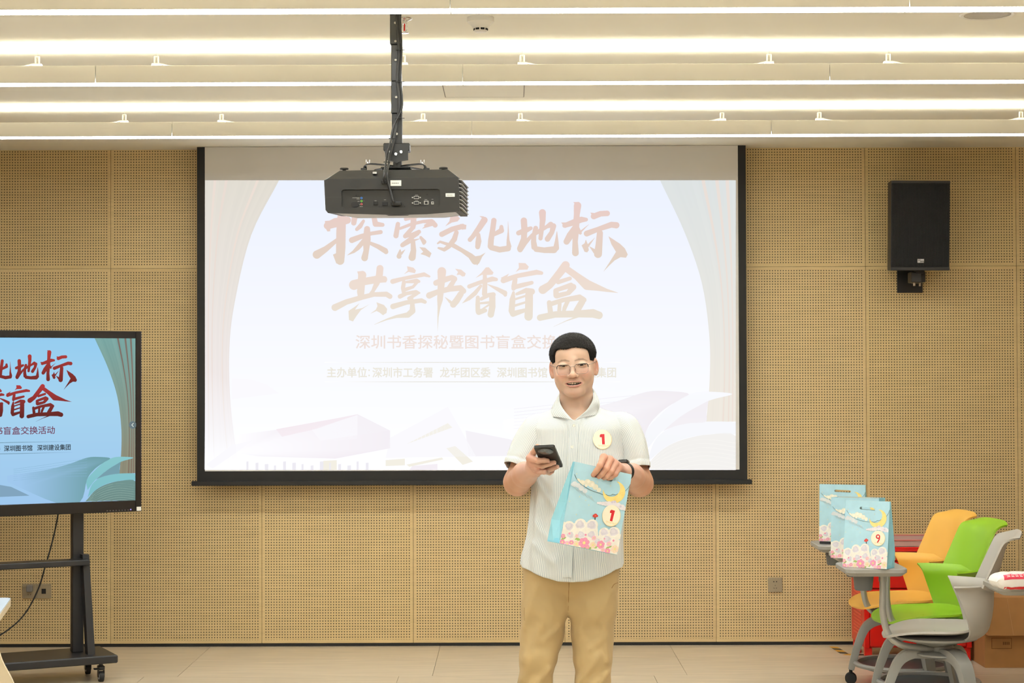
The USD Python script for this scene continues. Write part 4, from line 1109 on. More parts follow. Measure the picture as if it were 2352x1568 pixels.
# phone and bag planes carry the hands
PH_T, PH_B = P(1249.5, 1027, 6.045), P(1270, 1074, 6.185)
PH_U = (PH_T - PH_B) / np.linalg.norm(PH_T - PH_B)
PH_W = P(1272, 1026, 6.04) - P(1227, 1027, 6.05)
PH_W -= PH_U * (PH_W @ PH_U)
PH_W /= np.linalg.norm(PH_W)
PH_N = np.cross(PH_U, PH_W)                         # towards the photographer, out of the phone's back
if PH_N @ (EYE - PH_T) < 0:
    PH_N = -PH_N
onph = lambda x, y, o: onplane(x, y, PH_T, PH_N) + PH_N * o
BG_N = np.array([math.sin(math.radians(28)), -math.cos(math.radians(28)), 0.0])
BG_0 = P(1365, 1165, 6.075)
onbg = lambda x, y, o: onplane(x, y, BG_0, BG_N) + BG_N * o

FL = [[(P(1217, 1052, 6.145), .0125), (onph(1236, 1050, .0125), .0096), (onph(1250, 1050, .0115), .0088), (onph(1258, 1051, .0105), .0078)],
      [(P(1222, 1062, 6.15), .0125), (onph(1246, 1061, .0135), .0098), (onph(1263, 1057, .012), .0090), (onph(1273, 1055.5, .0108), .0080)],
      [(P(1229, 1073, 6.155), .0125), (onph(1253, 1073, .0135), .0096), (onph(1270, 1068, .012), .0088), (onph(1280, 1065, .0106), .0077)],
      [(P(1237, 1082, 6.165), .0115), (P(1250, 1083, 6.155), .0088), (onph(1262, 1079.5, .010), .0078), (onph(1269, 1077, .009), .0068)]]
TL = [(P(1220, 1068, 6.19), .015), (P(1218, 1050, 6.165), .0125), (P(1224, 1041, 6.145), .0105), (onph(1234, 1036, -.0175), .0085)]
FR = [[(onbg(1386, 1050, .002), .0125), (onbg(1372, 1068, .018), .0100), (onbg(1366, 1080, .013), .0092), (onbg(1361.5, 1090, .003), .0082)],
      [(onbg(1399.5, 1055, .004), .0125), (onbg(1385, 1075, .021), .0103), (onbg(1378, 1088, .014), .0094), (onbg(1375, 1094, .000), .0084)],
      [(onbg(1411, 1064, .004), .0122), (onbg(1397, 1082, .020), .0099), (onbg(1389, 1093, .013), .0090), (onbg(1387, 1097.5, -.001), .0080)],
      [(onbg(1421, 1074, .000), .0112), (onbg(1408, 1088, .014), .0090), (onbg(1400, 1096, .009), .0080), (onbg(1397, 1099, -.001), .0072)]]
TR = [(P(1424, 1080, 6.16), .015), (onbg(1404, 1071, -.030), .0125), (onbg(1388, 1080, -.030), .0105), (onbg(1375, 1092, -.024), .0088)]


def hand(p, wrist, F, T, side):
    d = None
    for i, f in enumerate(F):
        k, r = f[0]
        w = wrist + (k - F[1][0][0]) * 0.45
        e = s_cap(p, w, k, 0.0150, r)
        d = e if d is None else smin(d, e, 0.010)
    fingers = None
    for f in F:
        e = s_chain(p, f, 0.004)
        e = smin(e, s_cap(p, f[1][0], f[1][0] + 1e-6, f[1][1] * 1.03), 0.003)
        fingers = e if fingers is None else smin(fingers, e, 0.0012)
    d = smin(d, fingers, 0.006)
    d = smin(d, s_chain(p, T, 0.005), 0.008)
    return d


def arm(p, sh, el, wr, mid, F, T, side):
    d = smin(s_cap(p, sh, el, 0.050, 0.044), s_chain(p, [(el, .046), (mid, .0425), (wr, .0285)], 0.01), 0.02)
    return smin(d, hand(p, wr, F, T, side), 0.014)


ML, MR_ = (EL + WL) / 2 + [0.0, 0.0, 0.004], (ER + WR) / 2 + [0.0, 0, 0.004]
# torso of the shirt by height: row, centre column, half width (px), half depth (m)
TT = np.array([(925, 1324, 60, .075), (950, 1326, 88, .098), (985, 1328, 104, .115), (1030, 1330, 108, .126), (1080, 1331, 109, .131), (1130, 1330, 107, .134), (1180, 1326, 107, .137), (1230, 1321, 109, .141), (1280, 1316, 116, .145), (1335, 1314, 119, .146)], float)
TZ = np.array([P(r[1], r[0], MD)[2] for r in TT])[::-1]
TX_ = np.array([P(r[1], r[0], MD)[0] for r in TT])[::-1]
TA, TB = (TT[:, 2] * MD / FPX)[::-1], TT[:, 3][::-1]
CY = 6.46


def tors(p):
    z = np.clip(p[:, 2], TZ[0] - 0.1, TZ[-1] + 0.03)
    return np.interp(z, TZ, TX_), np.interp(z, TZ, TA), np.interp(z, TZ, TB)


def shirt_sdf(p, wr=1.0):
    cx, a, b = tors(p)
    u, v = np.abs(p[:, 0] - cx) / a, np.abs(p[:, 1] - CY) / b
    n = 2.35
    d = ((u ** n + v ** n) ** (1 / n) - 1) * np.minimum(a, b)
    d = smax(d, p[:, 2] - TZ[-2], 0.05)
    d = smin(d, s_cap(p, P(1290, 974, 6.47), P(1236, 990, 6.465), .054, .052), 0.03)
    d = smin(d, s_cap(p, P(1358, 969, 6.47), P(1430, 987, 6.465), .054, .052), 0.03)
    d = smin(d, s_ell(p, P(1322, 955, 6.49), (0.085, 0.07, 0.045)), 0.03)
    if wr:
        th = np.arctan2((p[:, 0] - cx) / a, -(p[:, 1] - CY) / b)
        zz = p[:, 2]
        # soft folds: gathered under the arms and drifting down to the hem
        f = 0.0045 * np.sin(13 * th + 9 * (zz - 1.1) + 1.3 * np.sin(7 * zz)) * np.clip((1.36 - zz) / 0.25, 0, 1)
        f += 0.004 * (meshkit.fbm(np.stack([p[:, 0] * 14, p[:, 1] * 14, zz * 5], 1), 3, 5) - 0.5) * 2
        for (x0, y0), (x1, y1), am in (((1226, 1075), (1262, 1120), .006), ((1228, 1100), (1270, 1165), .005), ((1436, 1068), (1405, 1040), .006), ((1436, 1085), (1396, 1062), .006), ((1218, 1190), (1262, 1245), .005), ((1212, 1240), (1270, 1290), .004), ((1428, 1190), (1385, 1290), .004), ((1240, 985), (1232, 1060), .004)):
            A, Bq = P(x0, y0, 6.36), P(x1, y1, 6.33)
            q = p.copy()
            q[:, 1] = (q[:, 1] - 6.345) * 0.5 + 6.345
            f += am * np.exp(-(s_cap(q, A, Bq, 0.0) / 0.012) ** 2)
        d = d - f
    hem = np.interp(np.abs(p[:, 0] - P(1313, 1320, MD)[0]), [0, 0.05, 0.10, 0.15, 0.19], [P(1313, 1331, MD)[2], P(1313, 1329, MD)[2], P(1313, 1321, MD)[2], P(1313, 1308, MD)[2], P(1313, 1300, MD)[2]])
    return smax(d, hem - p[:, 2], 0.003)


def opening(p):
    return s_chain(p, [(P(1323, 900, 6.47), .061), (P(1322, 930, 6.43), .052), (P(1319, 963, 6.33), .006)], 0.01)


def neck_sdf(p):
    d = s_chain(p, [(hw((0, 26, -45)), .056), (hw((2, 30, -105)), .0535), (NB, .060)], 0.02)
    return smin(d, shirt_sdf(p, 0) + 0.007, 0.025)


def body_head(p):
    return smin(head_sdf(hl(p)) / 1000.0, neck_sdf(p), 0.018)


man = thing("person", "person in pale striped short-sleeved shirt and khaki trousers holding a phone and a gift bag", "person", (P(1317, 900, MD)[0], MD, 0))
zc = P(1320, 985, MD)[2]
hm = nets(body_head, [HC[0] - 0.115, HC[1] - 0.15, zc], [HC[0] + 0.115, HC[1] + 0.15, HC[2] + 0.125], 0.0018)
la = nets(lambda p: arm(p, SHL, EL, WL, ML, FL, TL, -1), np.minimum.reduce([SHL, EL, WL]) - [0.07, 0.16, 0.06], np.maximum.reduce([SHL, EL, WL]) + [0.12, 0.07, 0.08], 0.0019)
ra = nets(lambda p: arm(p, SHR, ER, WR, MR_, FR, TR, 1), np.minimum.reduce([SHR, ER, WR]) - [0.13, 0.18, 0.07], np.maximum.reduce([SHR, ER, WR]) + [0.07, 0.07, 0.08], 0.0019)
to = nets(lambda p: np.maximum(smin(shirt_sdf(p, 0) + 0.014, s_cap(p, P(1262, 1330, 6.46), P(1366, 1330, 6.46), .07), 0.02), p[:, 2] - zc), [-0.1, CY - 0.2, 0.75], [0.5, CY + 0.2, zc + 0.02], 0.010)


TAN = np.array([0.77, 0.85, 0.91])


def blob(q, c, r):
    return np.exp(-np.sum(((q - np.asarray(c)) / np.asarray(r)) ** 2, 1))


def skin_head(v):
    q = hl(v)
    m = mir(q)
    c = np.tile(lin(236, 190, 160), (len(v), 1))
    red = np.array(lin(226, 150, 128))
    for cc, r, w in (((42, -70, -32), (24, 40, 18), .55), ((0, -100, -34), (14, 14, 10), .45), ((80, 12, -8), (16, 30, 32), .7), ((0, -85, -95), (26, 20, 14), .3)):
        t = (blob(m, cc, r) * w)[:, None]
        c = c * (1 - t) + red * t
    # lips, brows, mouth cavity
    up = s_chain(m, [((0, -94.0, -56.2), 2.6), ((7, -94.0, -55.4), 2.8), ((17, -89.8, -57.6), 2.5), ((28.5, -78.5, -61.5), 1.9)], 2)
    lo = s_chain(m, [((0, -92.5, -73.2), 3.9), ((14, -88.8, -71.4), 3.5), ((28, -78.5, -63.2), 2.0)], 2)
    t = np.clip((1.8 - np.minimum(up + 0.6, lo)) / 2.4, 0, 1)[:, None] * 0.8
    c = c * (1 - t) + np.array(lin(222, 128, 122)) * t
    inm = ((s_ell(q - np.stack([q[:, 0] * 0, q[:, 0] * 0, 2.2 * (q[:, 0] / 25) ** 2], 1), (0, -88, -64.8), (26, 24, 5.0)) < 1.2) & (q[:, 1] > -88) & (np.minimum(up, lo) > 0.3))
    c[inm] = lin(70, 22, 20)
    br = s_chain(m * [1, 0, 1], [((11, 0, 15.5), 1.8), ((24, 0, 19), 2.7), ((37, 0, 19), 2.2), ((51, 0, 13), 0.7)], 2) + 50 * (q[:, 1] > -35)
    nz = meshkit.noise(np.stack([q[:, 0] * 0.9, q[:, 1] * 0.3, q[:, 2] * 0.5], 1), 3)
    t = (np.clip((2.4 - br) / 4.5, 0, 1) * (0.8 + 0.2 * nz) * 0.70)[:, None]
    c = c * (1 - t) + np.array(lin(74, 54, 46)) * t
    st = (blob(m, (0, -84, -90), (46, 30, 22)) * 0.16 + blob(m, (14, -92, -50), (18, 12, 6)) * 0.12)[:, None]      # shaved beard
    c = c * (1 - st) + np.array(lin(150, 122, 112)) * st
    return c * (0.97 + 0.06 * meshkit.fbm(q / 14.0, 3, 9))[:, None] * TAN


def skin_arm(v, w, F):
    d = np.linalg.norm(v - w, axis=1)
    t = np.clip((d - 0.02) / 0.16, 0, 1)[:, None]
    c = np.array(lin(236, 184, 160)) * (1 - t) + np.array(lin(222, 162, 128)) * t
    for f in F:
        for (k, r), s in ((f[0], .30), (f[1], .22), (f[3], .35)):
            u = (np.exp(-(np.linalg.norm(v - k, axis=1) / (r * 1.5)) ** 2) * s)[:, None]
            c = c * (1 - u) + np.array(lin(226, 140, 122)) * u
    return c * (0.97 + 0.06 * meshkit.fbm(v * 60, 3, 4))[:, None] * TAN


skin = mat("skin", (0.8, 0.5, 0.4), 0.48, spec=0.4, attr="col", sss=0.12, bump=0.06, bscale=900)
body = trimesh.util.concatenate([hm, la, ra, to])
obj("body", body, skin, man, smooth=True, col=np.vstack([skin_head(hm.vertices), skin_arm(la.vertices, WL, FL), skin_arm(ra.vertices, WR, FR), np.tile(np.array(lin(236, 190, 160)) * TAN, (len(to.vertices), 1))]))
# nails
nail = mat("finger_nail", lin(240, 190, 178), 0.25, coat=0.3)
for F, nrm in ((FL, PH_N), (FR, BG_N)):
    for f in F[:3] if F is FL else F[:0]:
        a, b = f[2][0], f[3][0]
        t = (b - a) / np.linalg.norm(b - a)
        s = np.cross(t, nrm)
        ctr = b + t * 0.001 + nrm * f[3][1] * 0.80
        g = np.array([[ctr + t * (i - 2) / 2 * 0.0058 + s * (j - 2) / 2 * 0.0046 - nrm * ((j - 2) / 2) ** 2 * 0.0016 for j in range(5)] for i in range(5)])
        obj("finger_nail", sheet(g, 0.0012), nail, man, smooth=True)

# eyes, teeth
for s in (-1, 1):
    e = trimesh.creation.icosphere(4, 12.0)
    v = np.array(e.vertices)
    g = np.array([0.02, -1, -0.30])
    g /= np.linalg.norm(g)
    ang = np.degrees(np.arccos(np.clip(v @ g / 12.0, -1, 1)))
    col = np.tile(lin(205, 196, 188), (len(v), 1))
    col[ang < 30] = lin(52, 34, 26)
    col[ang < 14] = lin(10, 8, 8)
    e.vertices = hw(v + np.array([s * 32, -69, 0]))
    obj("eyeball", e, mat("eye_white", (0.8, 0.8, 0.8), 0.12, attr="col", coat=0.5), man, smooth=True, col=col)
    lash = [(s * 18.5, -84.3, 0.6), (s * 26, -85.2, 1.9), (s * 34, -84.0, 2.0), (s * 41, -81.2, 1.4), (s * 46.5, -77.3, 0.0)]
    obj("eyelash", tube([hw(x) for x in curve(lash, 5)], np.interp(np.linspace(0, 1, 21), [0, .3, .8, 1], [.3, .8, 1.0, .4]) / 1000, 8), mat("lash_black", (0.012, 0.009, 0.008), 0.6), man)
tooth = mat("tooth_enamel", lin(226, 212, 186), 0.3, coat=0.2)
tl = []
for x, w, z0, z1 in [(-4.4, 8.2, -65.6, -56), (4.4, 8.2, -65.3, -56), (-12, 6.4, -64.4, -56.5), (12, 6.4, -64.2, -56.5), (-18.3, 6.0, -64.2, -57.0), (18.3, 6.0, -64.0, -57.0), (-23, 4, -62.6, -57), (23, 4, -62.6, -57), (-2.7, 5, -75, -67.6), (2.7, 5, -75, -67.4), (-8.2, 5.2, -75, -67.2), (8.2, 5.2, -75, -67.4), (-14, 5.6, -74, -66.6), (14, 5.6, -74, -66.8)]:
    y = -86.5 + (x / 24) ** 2 * 9 + (2.0 if z1 < -60 else 0)
    t = bx(x - w / 2 + 0.2, x + w / 2 - 0.2, y, y + 5, z0, z1, 1.1)
    t.vertices = hw(t.vertices)
    tl.append(t)
obj("teeth", tl, tooth, man, smooth=60)

# hair: close crop, fuller on top
HLN = ([-130, -60, -52, -44, -35, -16, -9, 12, 22, 34, 130], [60, 60, 53, 12, -20, -24, 20, 22, -28, -56, -62])


def hair_sdf(p):
    q = hl(p)
    th = np.interp(q[:, 2], [-60, -10, 15, 45, 90], [0.4, 0.7, 2.8, 6.0, 6.5])
    n1 = meshkit.noise(q / 2.6, 2) - 0.5
    n2 = meshkit.fbm(q / 9.0, 2, 6) - 0.5
    d = cranium(q) - th - 1.3 * n1 - 1.6 * n2
    zl = np.interp(q[:, 1], *HLN) + 6.0 * (meshkit.noise(np.stack([q[:, 0] / 2.4, q[:, 1] / 3.0, q[:, 2] * 0], 1), 8) - 0.5) + 2.0 * np.sin(q[:, 0] / 11.0) - 0.0011 * q[:, 0] ** 2 * (q[:, 1] < -50)
    d = smax(d, (zl - q[:, 2]) * 0.8, 2.0)
    return d / 1000.0


hair_mat = mat("black_hair", (0.0085, 0.0068, 0.006), 0.55, spec=0.18, vary=0.5, vscale=500, bump=0.3, bscale=900)
hmesh = nets(hair_sdf, HC - [0.1, 0.13, 0.075], HC + [0.1, 0.13, 0.13], 0.0018)
hr = obj("hair", hmesh, hair_mat, man, smooth=True)
rs = np.random.RandomState(3)
pts, fi = trimesh.sample.sample_surface(hmesh, 17000, seed=5)
nn = hmesh.face_normals[fi]
ctr = hw((0, 14, 20))
keep = (nn * (pts - ctr)).sum(1) > 0.02
pts, nn = pts[keep], nn[keep]
qz = hl(pts)[:, 2]
ln = np.interp(qz, [-50, 30, 90], [0.0010, 0.0020, 0.0034])[:, None] * rs.uniform(0.6, 1.3, (len(pts), 1))
dr = nn * 0.8 + rs.normal(0, 0.20, nn.shape) + np.array([0.1, -0.35, 0.15])
dr /= np.linalg.norm(dr, axis=1, keepdims=True)
loc_ = THINGS[man][0]
cv_ = np.stack([pts - nn * 0.002, pts + dr * ln * 0.5, pts + dr * ln + np.array([0, -0.0004, -0.0006])], 1).reshape(-1, 3) - loc_
bc = UsdGeom.BasisCurves.Define(stage, hr + "/hair_strands")
bc.CreateTypeAttr("linear")
bc.CreatePointsAttr(Vt.Vec3fArray.FromNumpy(cv_.astype(np.float32)))
bc.CreateCurveVertexCountsAttr(Vt.IntArray.FromNumpy(np.full(len(pts), 3, np.int32)))
bc.CreateWidthsAttr(Vt.FloatArray([0.00028]))
bc.SetWidthsInterpolation("constant")
UsdShade.MaterialBindingAPI.Apply(bc.GetPrim()).Bind(hair_mat)
data(bc.GetPrim(), kind="stuff")


# ---- shirt
def stripes(name):
    n = {"a": ("attribute", {"attribute": "stripe"}), "s": ("separate_xyz", {}), "d": ("math", {"math_type": "divide", "value2": 0.0054}), "fr": ("math", {"math_type": "fraction"}),
         "r": ("rgb_ramp", {"ramp": [(0.0, (0.74, 0.76, 0.735)), (0.34, (0.75, 0.77, 0.745)), (0.46, (0.46, 0.51, 0.55)), (0.66, (0.50, 0.54, 0.57)), (0.76, (0.74, 0.76, 0.735)), (0.86, (0.70, 0.715, 0.67)), (0.94, (0.75, 0.77, 0.745)), (1.0, (0.74, 0.76, 0.735))]}),
         "tc": ("texture_coordinate", {}), "bn": ("noise_texture", {"scale": 700.0, "detail": 2.0}), "bp": ("bump", {"strength": 0.12, "distance": 0.001}), "p": ("principled_bsdf", {"roughness": 0.8, "specular_ior_level": 0.2, "sheen_weight": 0.1})}
    l = [("a.vector", "s.vector"), ("s.x", "d.value1"), ("d.value", "fr.value1"), ("fr.value", "r.fac"), ("r.color", "p.base_color"), ("tc.object", "bn.vector"), ("bn.fac", "bp.height"), ("bp.normal", "p.normal")]
    return usdkit.material(stage, "/World/Looks/" + name, n, l, surface="p.BSDF")


cotton = stripes("striped_cotton")
stp = lambda s: np.stack([np.asarray(s) + 10, np.zeros(len(s)), np.zeros(len(s))], 1)
sm = nets(lambda p: smax(shirt_sdf(p), -opening(p), 0.002), [TX_.min() - 0.24, CY - 0.20, 0.86], [TX_.max() + 0.24, CY + 0.20, P(1320, 900, MD)[2]], 0.0042)
v = np.array(sm.vertices)
cx, a, b = tors(v)
th = np.arctan2((v[:, 0] - cx) / a, -(v[:, 1] - CY) / b)
shirt = obj("shirt", sm, cotton, man, smooth=True, col=stp(th * 0.158 + 0.0012 * np.sin(v[:, 2] * 9)), colname="stripe")


def surf(px, py, fn=lambda p: smax(shirt_sdf(p), -opening(p), 0.002)):
    r = ray(px, py) / ray(px, py)[1]
    y = np.linspace(5.9, 6.5, 600)
    q = EYE + y[:, None] * r
    d = fn(q)
    k = int(np.argmax(d < 0)) if (d < 0).any() else len(y) - 1
    return q[k]


def sleeve(path, rad, hemdir):
    pth = curve([P(*q) for q in path], 9)
    n = len(pth)
    t = np.linspace(0, 1, n)
    rr = np.interp(t, np.linspace(0, 1, len(rad)), rad)
    tg = np.gradient(pth, axis=0)
    tg /= np.linalg.norm(tg, axis=1, keepdims=True)
    G, Sx = [], []
    K = 72
    ph = np.arange(K) * 2 * np.pi / K
    for i in range(n):
        u = np.array([0, -1.0, 0]) - tg[i] * (-tg[i][1])
        u /= np.linalg.norm(u)
        w = np.cross(tg[i], u)
        wob = 1 + 0.05 * t[i] * np.sin(3 * ph + 4 * t[i] + 0.6) + 0.028 * t[i] * np.sin(7 * ph - 9 * t[i]) + 0.05 * np.exp(-((t[i] - 0.93) / 0.03) ** 2) * (0.6 + 0.4 * np.sin(2 * ph)) - 0.05 * np.exp(-((t[i] - 0.86) / 0.035) ** 2) * (0.5 + 0.5 * np.cos(ph))
        G.append(pth[i] + (rr[i] * wob)[:, None] * (np.cos(ph)[:, None] * u * 1.04 + np.sin(ph)[:, None] * w * 0.98))
        Sx.append(np.where(ph > np.pi, ph - 2 * np.pi, ph) * 0.055)
    g = np.swapaxes(np.array(G), 0, 1)
    sx = np.swapaxes(np.array(Sx), 0, 1)
    m = sheet(g, 0.0024, closed=True)
    return m, np.r_[sx.ravel(), sx.ravel()]


for path, rad in (([(1262, 980, 6.465), (1238, 988, 6.465), (1216, 1022, 6.46), (1201, 1052, 6.45), (1189.5, 1077, 6.435)], (.045, .060, .060, .056, .0515)),
                  ([(1402, 977, 6.465), (1430, 985, 6.465), (1447, 1020, 6.46), (1456, 1052, 6.45), (1461.5, 1079, 6.435)], (.045, .060, .060, .055, .0495))):
    m, sx = sleeve(path, rad, None)
    obj("sleeve", m, cotton, shirt, smooth=True, col=stp(sx), colname="stripe")


def leaf(fold, outer):
    f, o = [], []
    for q in fold:
        f.append(P(*q))
    for x, y, dd in outer:
        w = P(x, y, dd)
        s = surf(x, y)
        if s[1] < 6.48:
            w = s - np.array([0, 0.006, 0])
        o.append(w)
    f, o = curve(f, 6), curve(o, 6)
    g = np.array([[f[i] * (1 - t) + o[i] * t + np.array([0, -0.007, 0.003]) * math.sin(math.pi * t) for t in np.linspace(0, 1, 7)] for i in range(len(f))])
    m = sheet(g, 0.0026)
    n1 = np.tile(np.linspace(0, 0.045, 7), len(f))
    return m, np.r_[n1, n1]


for fo, ou in (([(1325, 880, 6.55), (1296, 890, 6.53), (1285.5, 907, 6.48), (1287, 926, 6.415), (1299, 946, 6.355), (1317, 966, 6.322)], [(1325, 898, 6.565), (1288, 908, 6.54), (1274, 925, 6.49), (1266, 941, 6.42), (1267, 951, 6.37), (1270, 957, 6.35)]),
               ([(1325, 880, 6.55), (1352, 885, 6.53), (1362.5, 897, 6.48), (1361, 918, 6.415), (1347, 942, 6.355), (1319, 966, 6.322)], [(1325, 898, 6.565), (1358, 899, 6.54), (1371, 909, 6.49), (1377, 926, 6.42), (1374, 941, 6.37), (1367, 953, 6.35)])):
    m, sx = leaf(fo, ou)
    obj("collar", m, cotton, shirt, smooth=True, col=stp(sx), colname="stripe")
# placket edge and buttons
pk_ = [min((surf(x + dx, y) for dx in (-6, 0, 6)), key=lambda q: q[1]) * [0, 1, 1] + [surf(x, y)[0], -0.0022, 0] for y in range(974, 1334, 8) for x in (1319 - (y - 970) * 0.0455,)]
pc = curve(pk_, 2)
g = np.array([[c_ + np.array([dx, 0.0006 * abs(dx) / 0.016 ** 1, 0]) for dx in (-0.016, -0.010, 0.0, 0.010, 0.016)] for c_ in pc])
sx = np.tile([-0.016, -0.010, 0, 0.010, 0.016], len(pc))
obj("placket", sheet(g, 0.0016), cotton, shirt, smooth=True, col=stp(np.r_[sx, sx]), colname="stripe")
btn = mat("pearl_button", lin(232, 232, 222), 0.25, coat=0.4)
for x, y in ((1318, 977), (1314, 1026), (1311, 1120), (1308, 1190), (1305, 1250)):
    w = surf(x, y) - [0, 0.0035, 0]
    obj("button", lathe([(0, 0), (0.0050, 0.0), (0.0055, 0.0010), (0.0046, 0.0022), (0.0036, 0.0015), (0, 0.0015)], 20, w, (0, -1, 0)), btn, shirt)

# ---- trousers
LG = [[(1252, 1345, .080), (1248, 1400, .078), (1243, 1460, .0735), (1236, 1510, .064), (1229, 1568, .056), (1225, 1660, .057), (1222, 1800, .055), (1221, 1885, .052)],
      [(1368, 1345, .080), (1364, 1400, .079), (1361, 1460, .0715), (1361, 1510, .064), (1361, 1568, .058), (1363, 1660, .058), (1366, 1800, .055), (1367, 1885, .052)]]


def trousers_sdf(p):
    d = smin(s_cap(p, P(1262, 1318, 6.46), P(1362, 1318, 6.46), .088), s_cap(p, P(1262, 1290, 6.46), P(1362, 1290, 6.46), .092), 0.03)
    for L, s in zip(LG, (-1, 1)):
        e = s_chain(p, [(P(x, y, 6.455 - (0.02 if 1500 < y < 1700 else 0)), r) for x, y, r in L], 0.02)
        # folds at the thigh, knee and shin
        f = 0
        for (x0, y0), (x1, y1), am, w in ((((1200, 1440), (1232, 1350), .004, .016), ((1205, 1520), (1240, 1440), .005, .014), ((1200, 1560), (1225, 1500), .006, .012), ((1212, 1590), (1262, 1535), .007, .012), ((1248, 1470), (1286, 1440), .004, .012), ((1215, 1640), (1245, 1580), .006, .014)) if s < 0 else
                                           (((1325, 1572), (1375, 1505), .008, .012), ((1345, 1590), (1398, 1545), .006, .013), ((1352, 1490), (1390, 1460), .005, .012), ((1330, 1450), (1350, 1390), .004, .015), ((1372, 1420), (1404, 1360), .004, .014), ((1396, 1520), (1388, 1430), .005, .010), ((1340, 1640), (1375, 1590), .006, .014))):
            q = p.copy()
            q[:, 1] = (q[:, 1] - 6.39) * 0.45 + 6.39
            f = f + 2.1 * am * np.exp(-(s_cap(q, P(x0, y0, 6.39), P(x1, y1, 6.39), 0.0) / w) ** 2)
        f = f + 0.014 * (meshkit.fbm(np.stack([(p[:, 0] + p[:, 2] * 0.5) * 16, p[:, 1] * 16, p[:, 2] * 7], 1), 3, 3 + s) - 0.5)
        e = e - f
        d = smin(d, e, 0.012)
    d = smin(d, s_chain(p, [(P(1279, 1350, 6.44), .040), (P(1277, 1395, 6.44), .037), (P(1267, 1448, 6.44), .030)], 0.02), 0.02)
    d = smin(d, s_chain(p, [(P(1332, 1350, 6.44), .040), (P(1332, 1395, 6.44), .037), (P(1340, 1448, 6.44), .030)], 0.02), 0.02)
    # the seam between the legs
    d = smax(d, -s_cap(p, P(1305, 1342, 6.35), P(1304.5, 1402, 6.37), .0012, .0035), 0.010)
    return smax(d, 0.028 - p[:, 2], 0.004)


khaki = mat("khaki_twill", lin(182, 158, 114), 0.8, spec=0.2, vary=0.04, vscale=10, bump=0.12, bscale=900, sheen=0.1)
trs = nets(trousers_sdf, [P(1180, 1400, MD)[0] - 0.03, 6.28, 0.02], [P(1440, 1400, MD)[0] + 0.03, 6.62, 1.02], 0.005)
tr = obj("trousers", trs, khaki, man, smooth=True)
fl_ = surf(1305, 1340, trousers_sdf)
obj("pocket_seam", [tube(curve([surf(x, y, trousers_sdf) - [0, 0.0004, 0] for x, y in ((1419, 1338), (1411, 1341), (1405, 1350))], 5), 0.0012, 6), tube(curve([surf(x, y, trousers_sdf) - [0, 0.0004, 0] for x, y in ((1205, 1395), (1204, 1410), (1205, 1425))], 5), 0.0010, 6), tube([surf(1307 - (y - 1334) * 0.03, y, trousers_sdf) - [0, 0.0004, 0] for y in range(1334, 1412, 4)], 0.0011, 6)], mat("khaki_seam", lin(150, 118, 74), 0.85), tr)
leather = mat("brown_leather", (0.06, 0.03, 0.015), 0.4, coat=0.2, vary=0.1)
for x, s in ((1221, -1), (1367, 1)):
    c = P(x, 1900, 6.455)
    c[2] = 0
    sh_ = nets(lambda p: smax(smin(smin(s_ell(p, c + [0.01 * s, -0.09, 0.035], (.047, .10, .034)), s_ell(p, c + [0, 0.03, 0.04], (.038, .065, .045)), 0.03), s_cap(p, c + [0, 0.02, 0.05], c + [0, 0.02, 0.09], .04), 0.03), 0.002 - p[:, 2], 0.004), c + [-0.08, -0.22, -0.004], c + [0.08, 0.12, 0.12], 0.004)
    obj("shoe", sh_, leather, man, smooth=True)

# ---- glasses and watch
gl_black = mat("glasses_black", (0.01, 0.009, 0.009), 0.3, coat=0.2)
gl_metal = mat("glasses_metal", (0.42, 0.34, 0.30), 0.3, metal=1.0)
GT = []
gpart = obj("glasses", [tube([hw(x) for x in curve([(-8.5, -101.5, -6), (-3, -104.5, -3.5), (3, -104.5, -3.5), (8.5, -101.5, -6)], 5)], 0.0009, 8)] +
            [tube([hw(x) for x in curve([(s * 56, -92, -1), (s * 62, -84, 0), (s * 72, -50, 4), (s * 80, -10, 8), (s * 81, 6, 6)], 6)], 0.0010, 8) for s in (-1, 1)] +
            [tube([hw(x) for x in curve([(s * 9.5, -99, -12), (s * 11, -94, -14), (s * 10, -92, -18)], 4)], 0.0006, 6) for s in (-1, 1)], gl_metal, man)
for s in (-1, 1):
    oc = np.array(rrect(47, 34, 10, 6).exterior.coords)[:-1]
    wrap = lambda x, z: (s * 31 + x, -100.5 + 0.0045 * (s * x + 24) ** 2 * 0.9 * (1 if s * x > -24 else 0), -14 + z)
    ring = np.array([wrap(x * (1 - 0.10 * (z < 0) * (-z / 17)), z) for x, z in oc])
    ring = np.vstack([ring, ring[:1]])
    obj("rim", tube([hw(x) for x in ring], 0.00062, 8), gl_metal, gpart)
    top = [wrap(x, z) for x, z in [(s * 23.4, 5), (s * 23.2, 10), (s * 20, 15.6), (s * 13, 17), (0, 17), (-s * 13, 17), (-s * 20, 14.5), (-s * 23.2, 8)]]
    obj("brow_bar", tube([hw(x) for x in curve(top, 5)], np.interp(np.linspace(0, 1, 36), [0, .3, .8, 1], [1.5, 1.3, 0.8, 0.5]) / 1000, 8), gl_black, gpart)
    lens = np.array([[hw(wrap(x, z)) for x in np.linspace(-21.5, 21.5, 7)] for z in np.linspace(-15, 16, 6)])
    ln_ = usdkit.material(stage, f"/World/Looks/lens_glass_{'a' if s < 0 else 'b'}", {"t": ("transparent_bsdf", {"color": (0.97, 0.97, 0.97)}), "g": ("glossy_bsdf", {"roughness": 0.02}), "f": ("fresnel", {"IOR": 1.35}), "m": ("mix_closure", {})}, [("f.fac", "m.fac"), ("t.BSDF", "m.closure1"), ("g.BSDF", "m.closure2")], surface="m.closure")
    obj("lens", sheet(lens, 0.0008), ln_, gpart, smooth=True)
wc_ = WR + (MR_ - WR) * 0.02
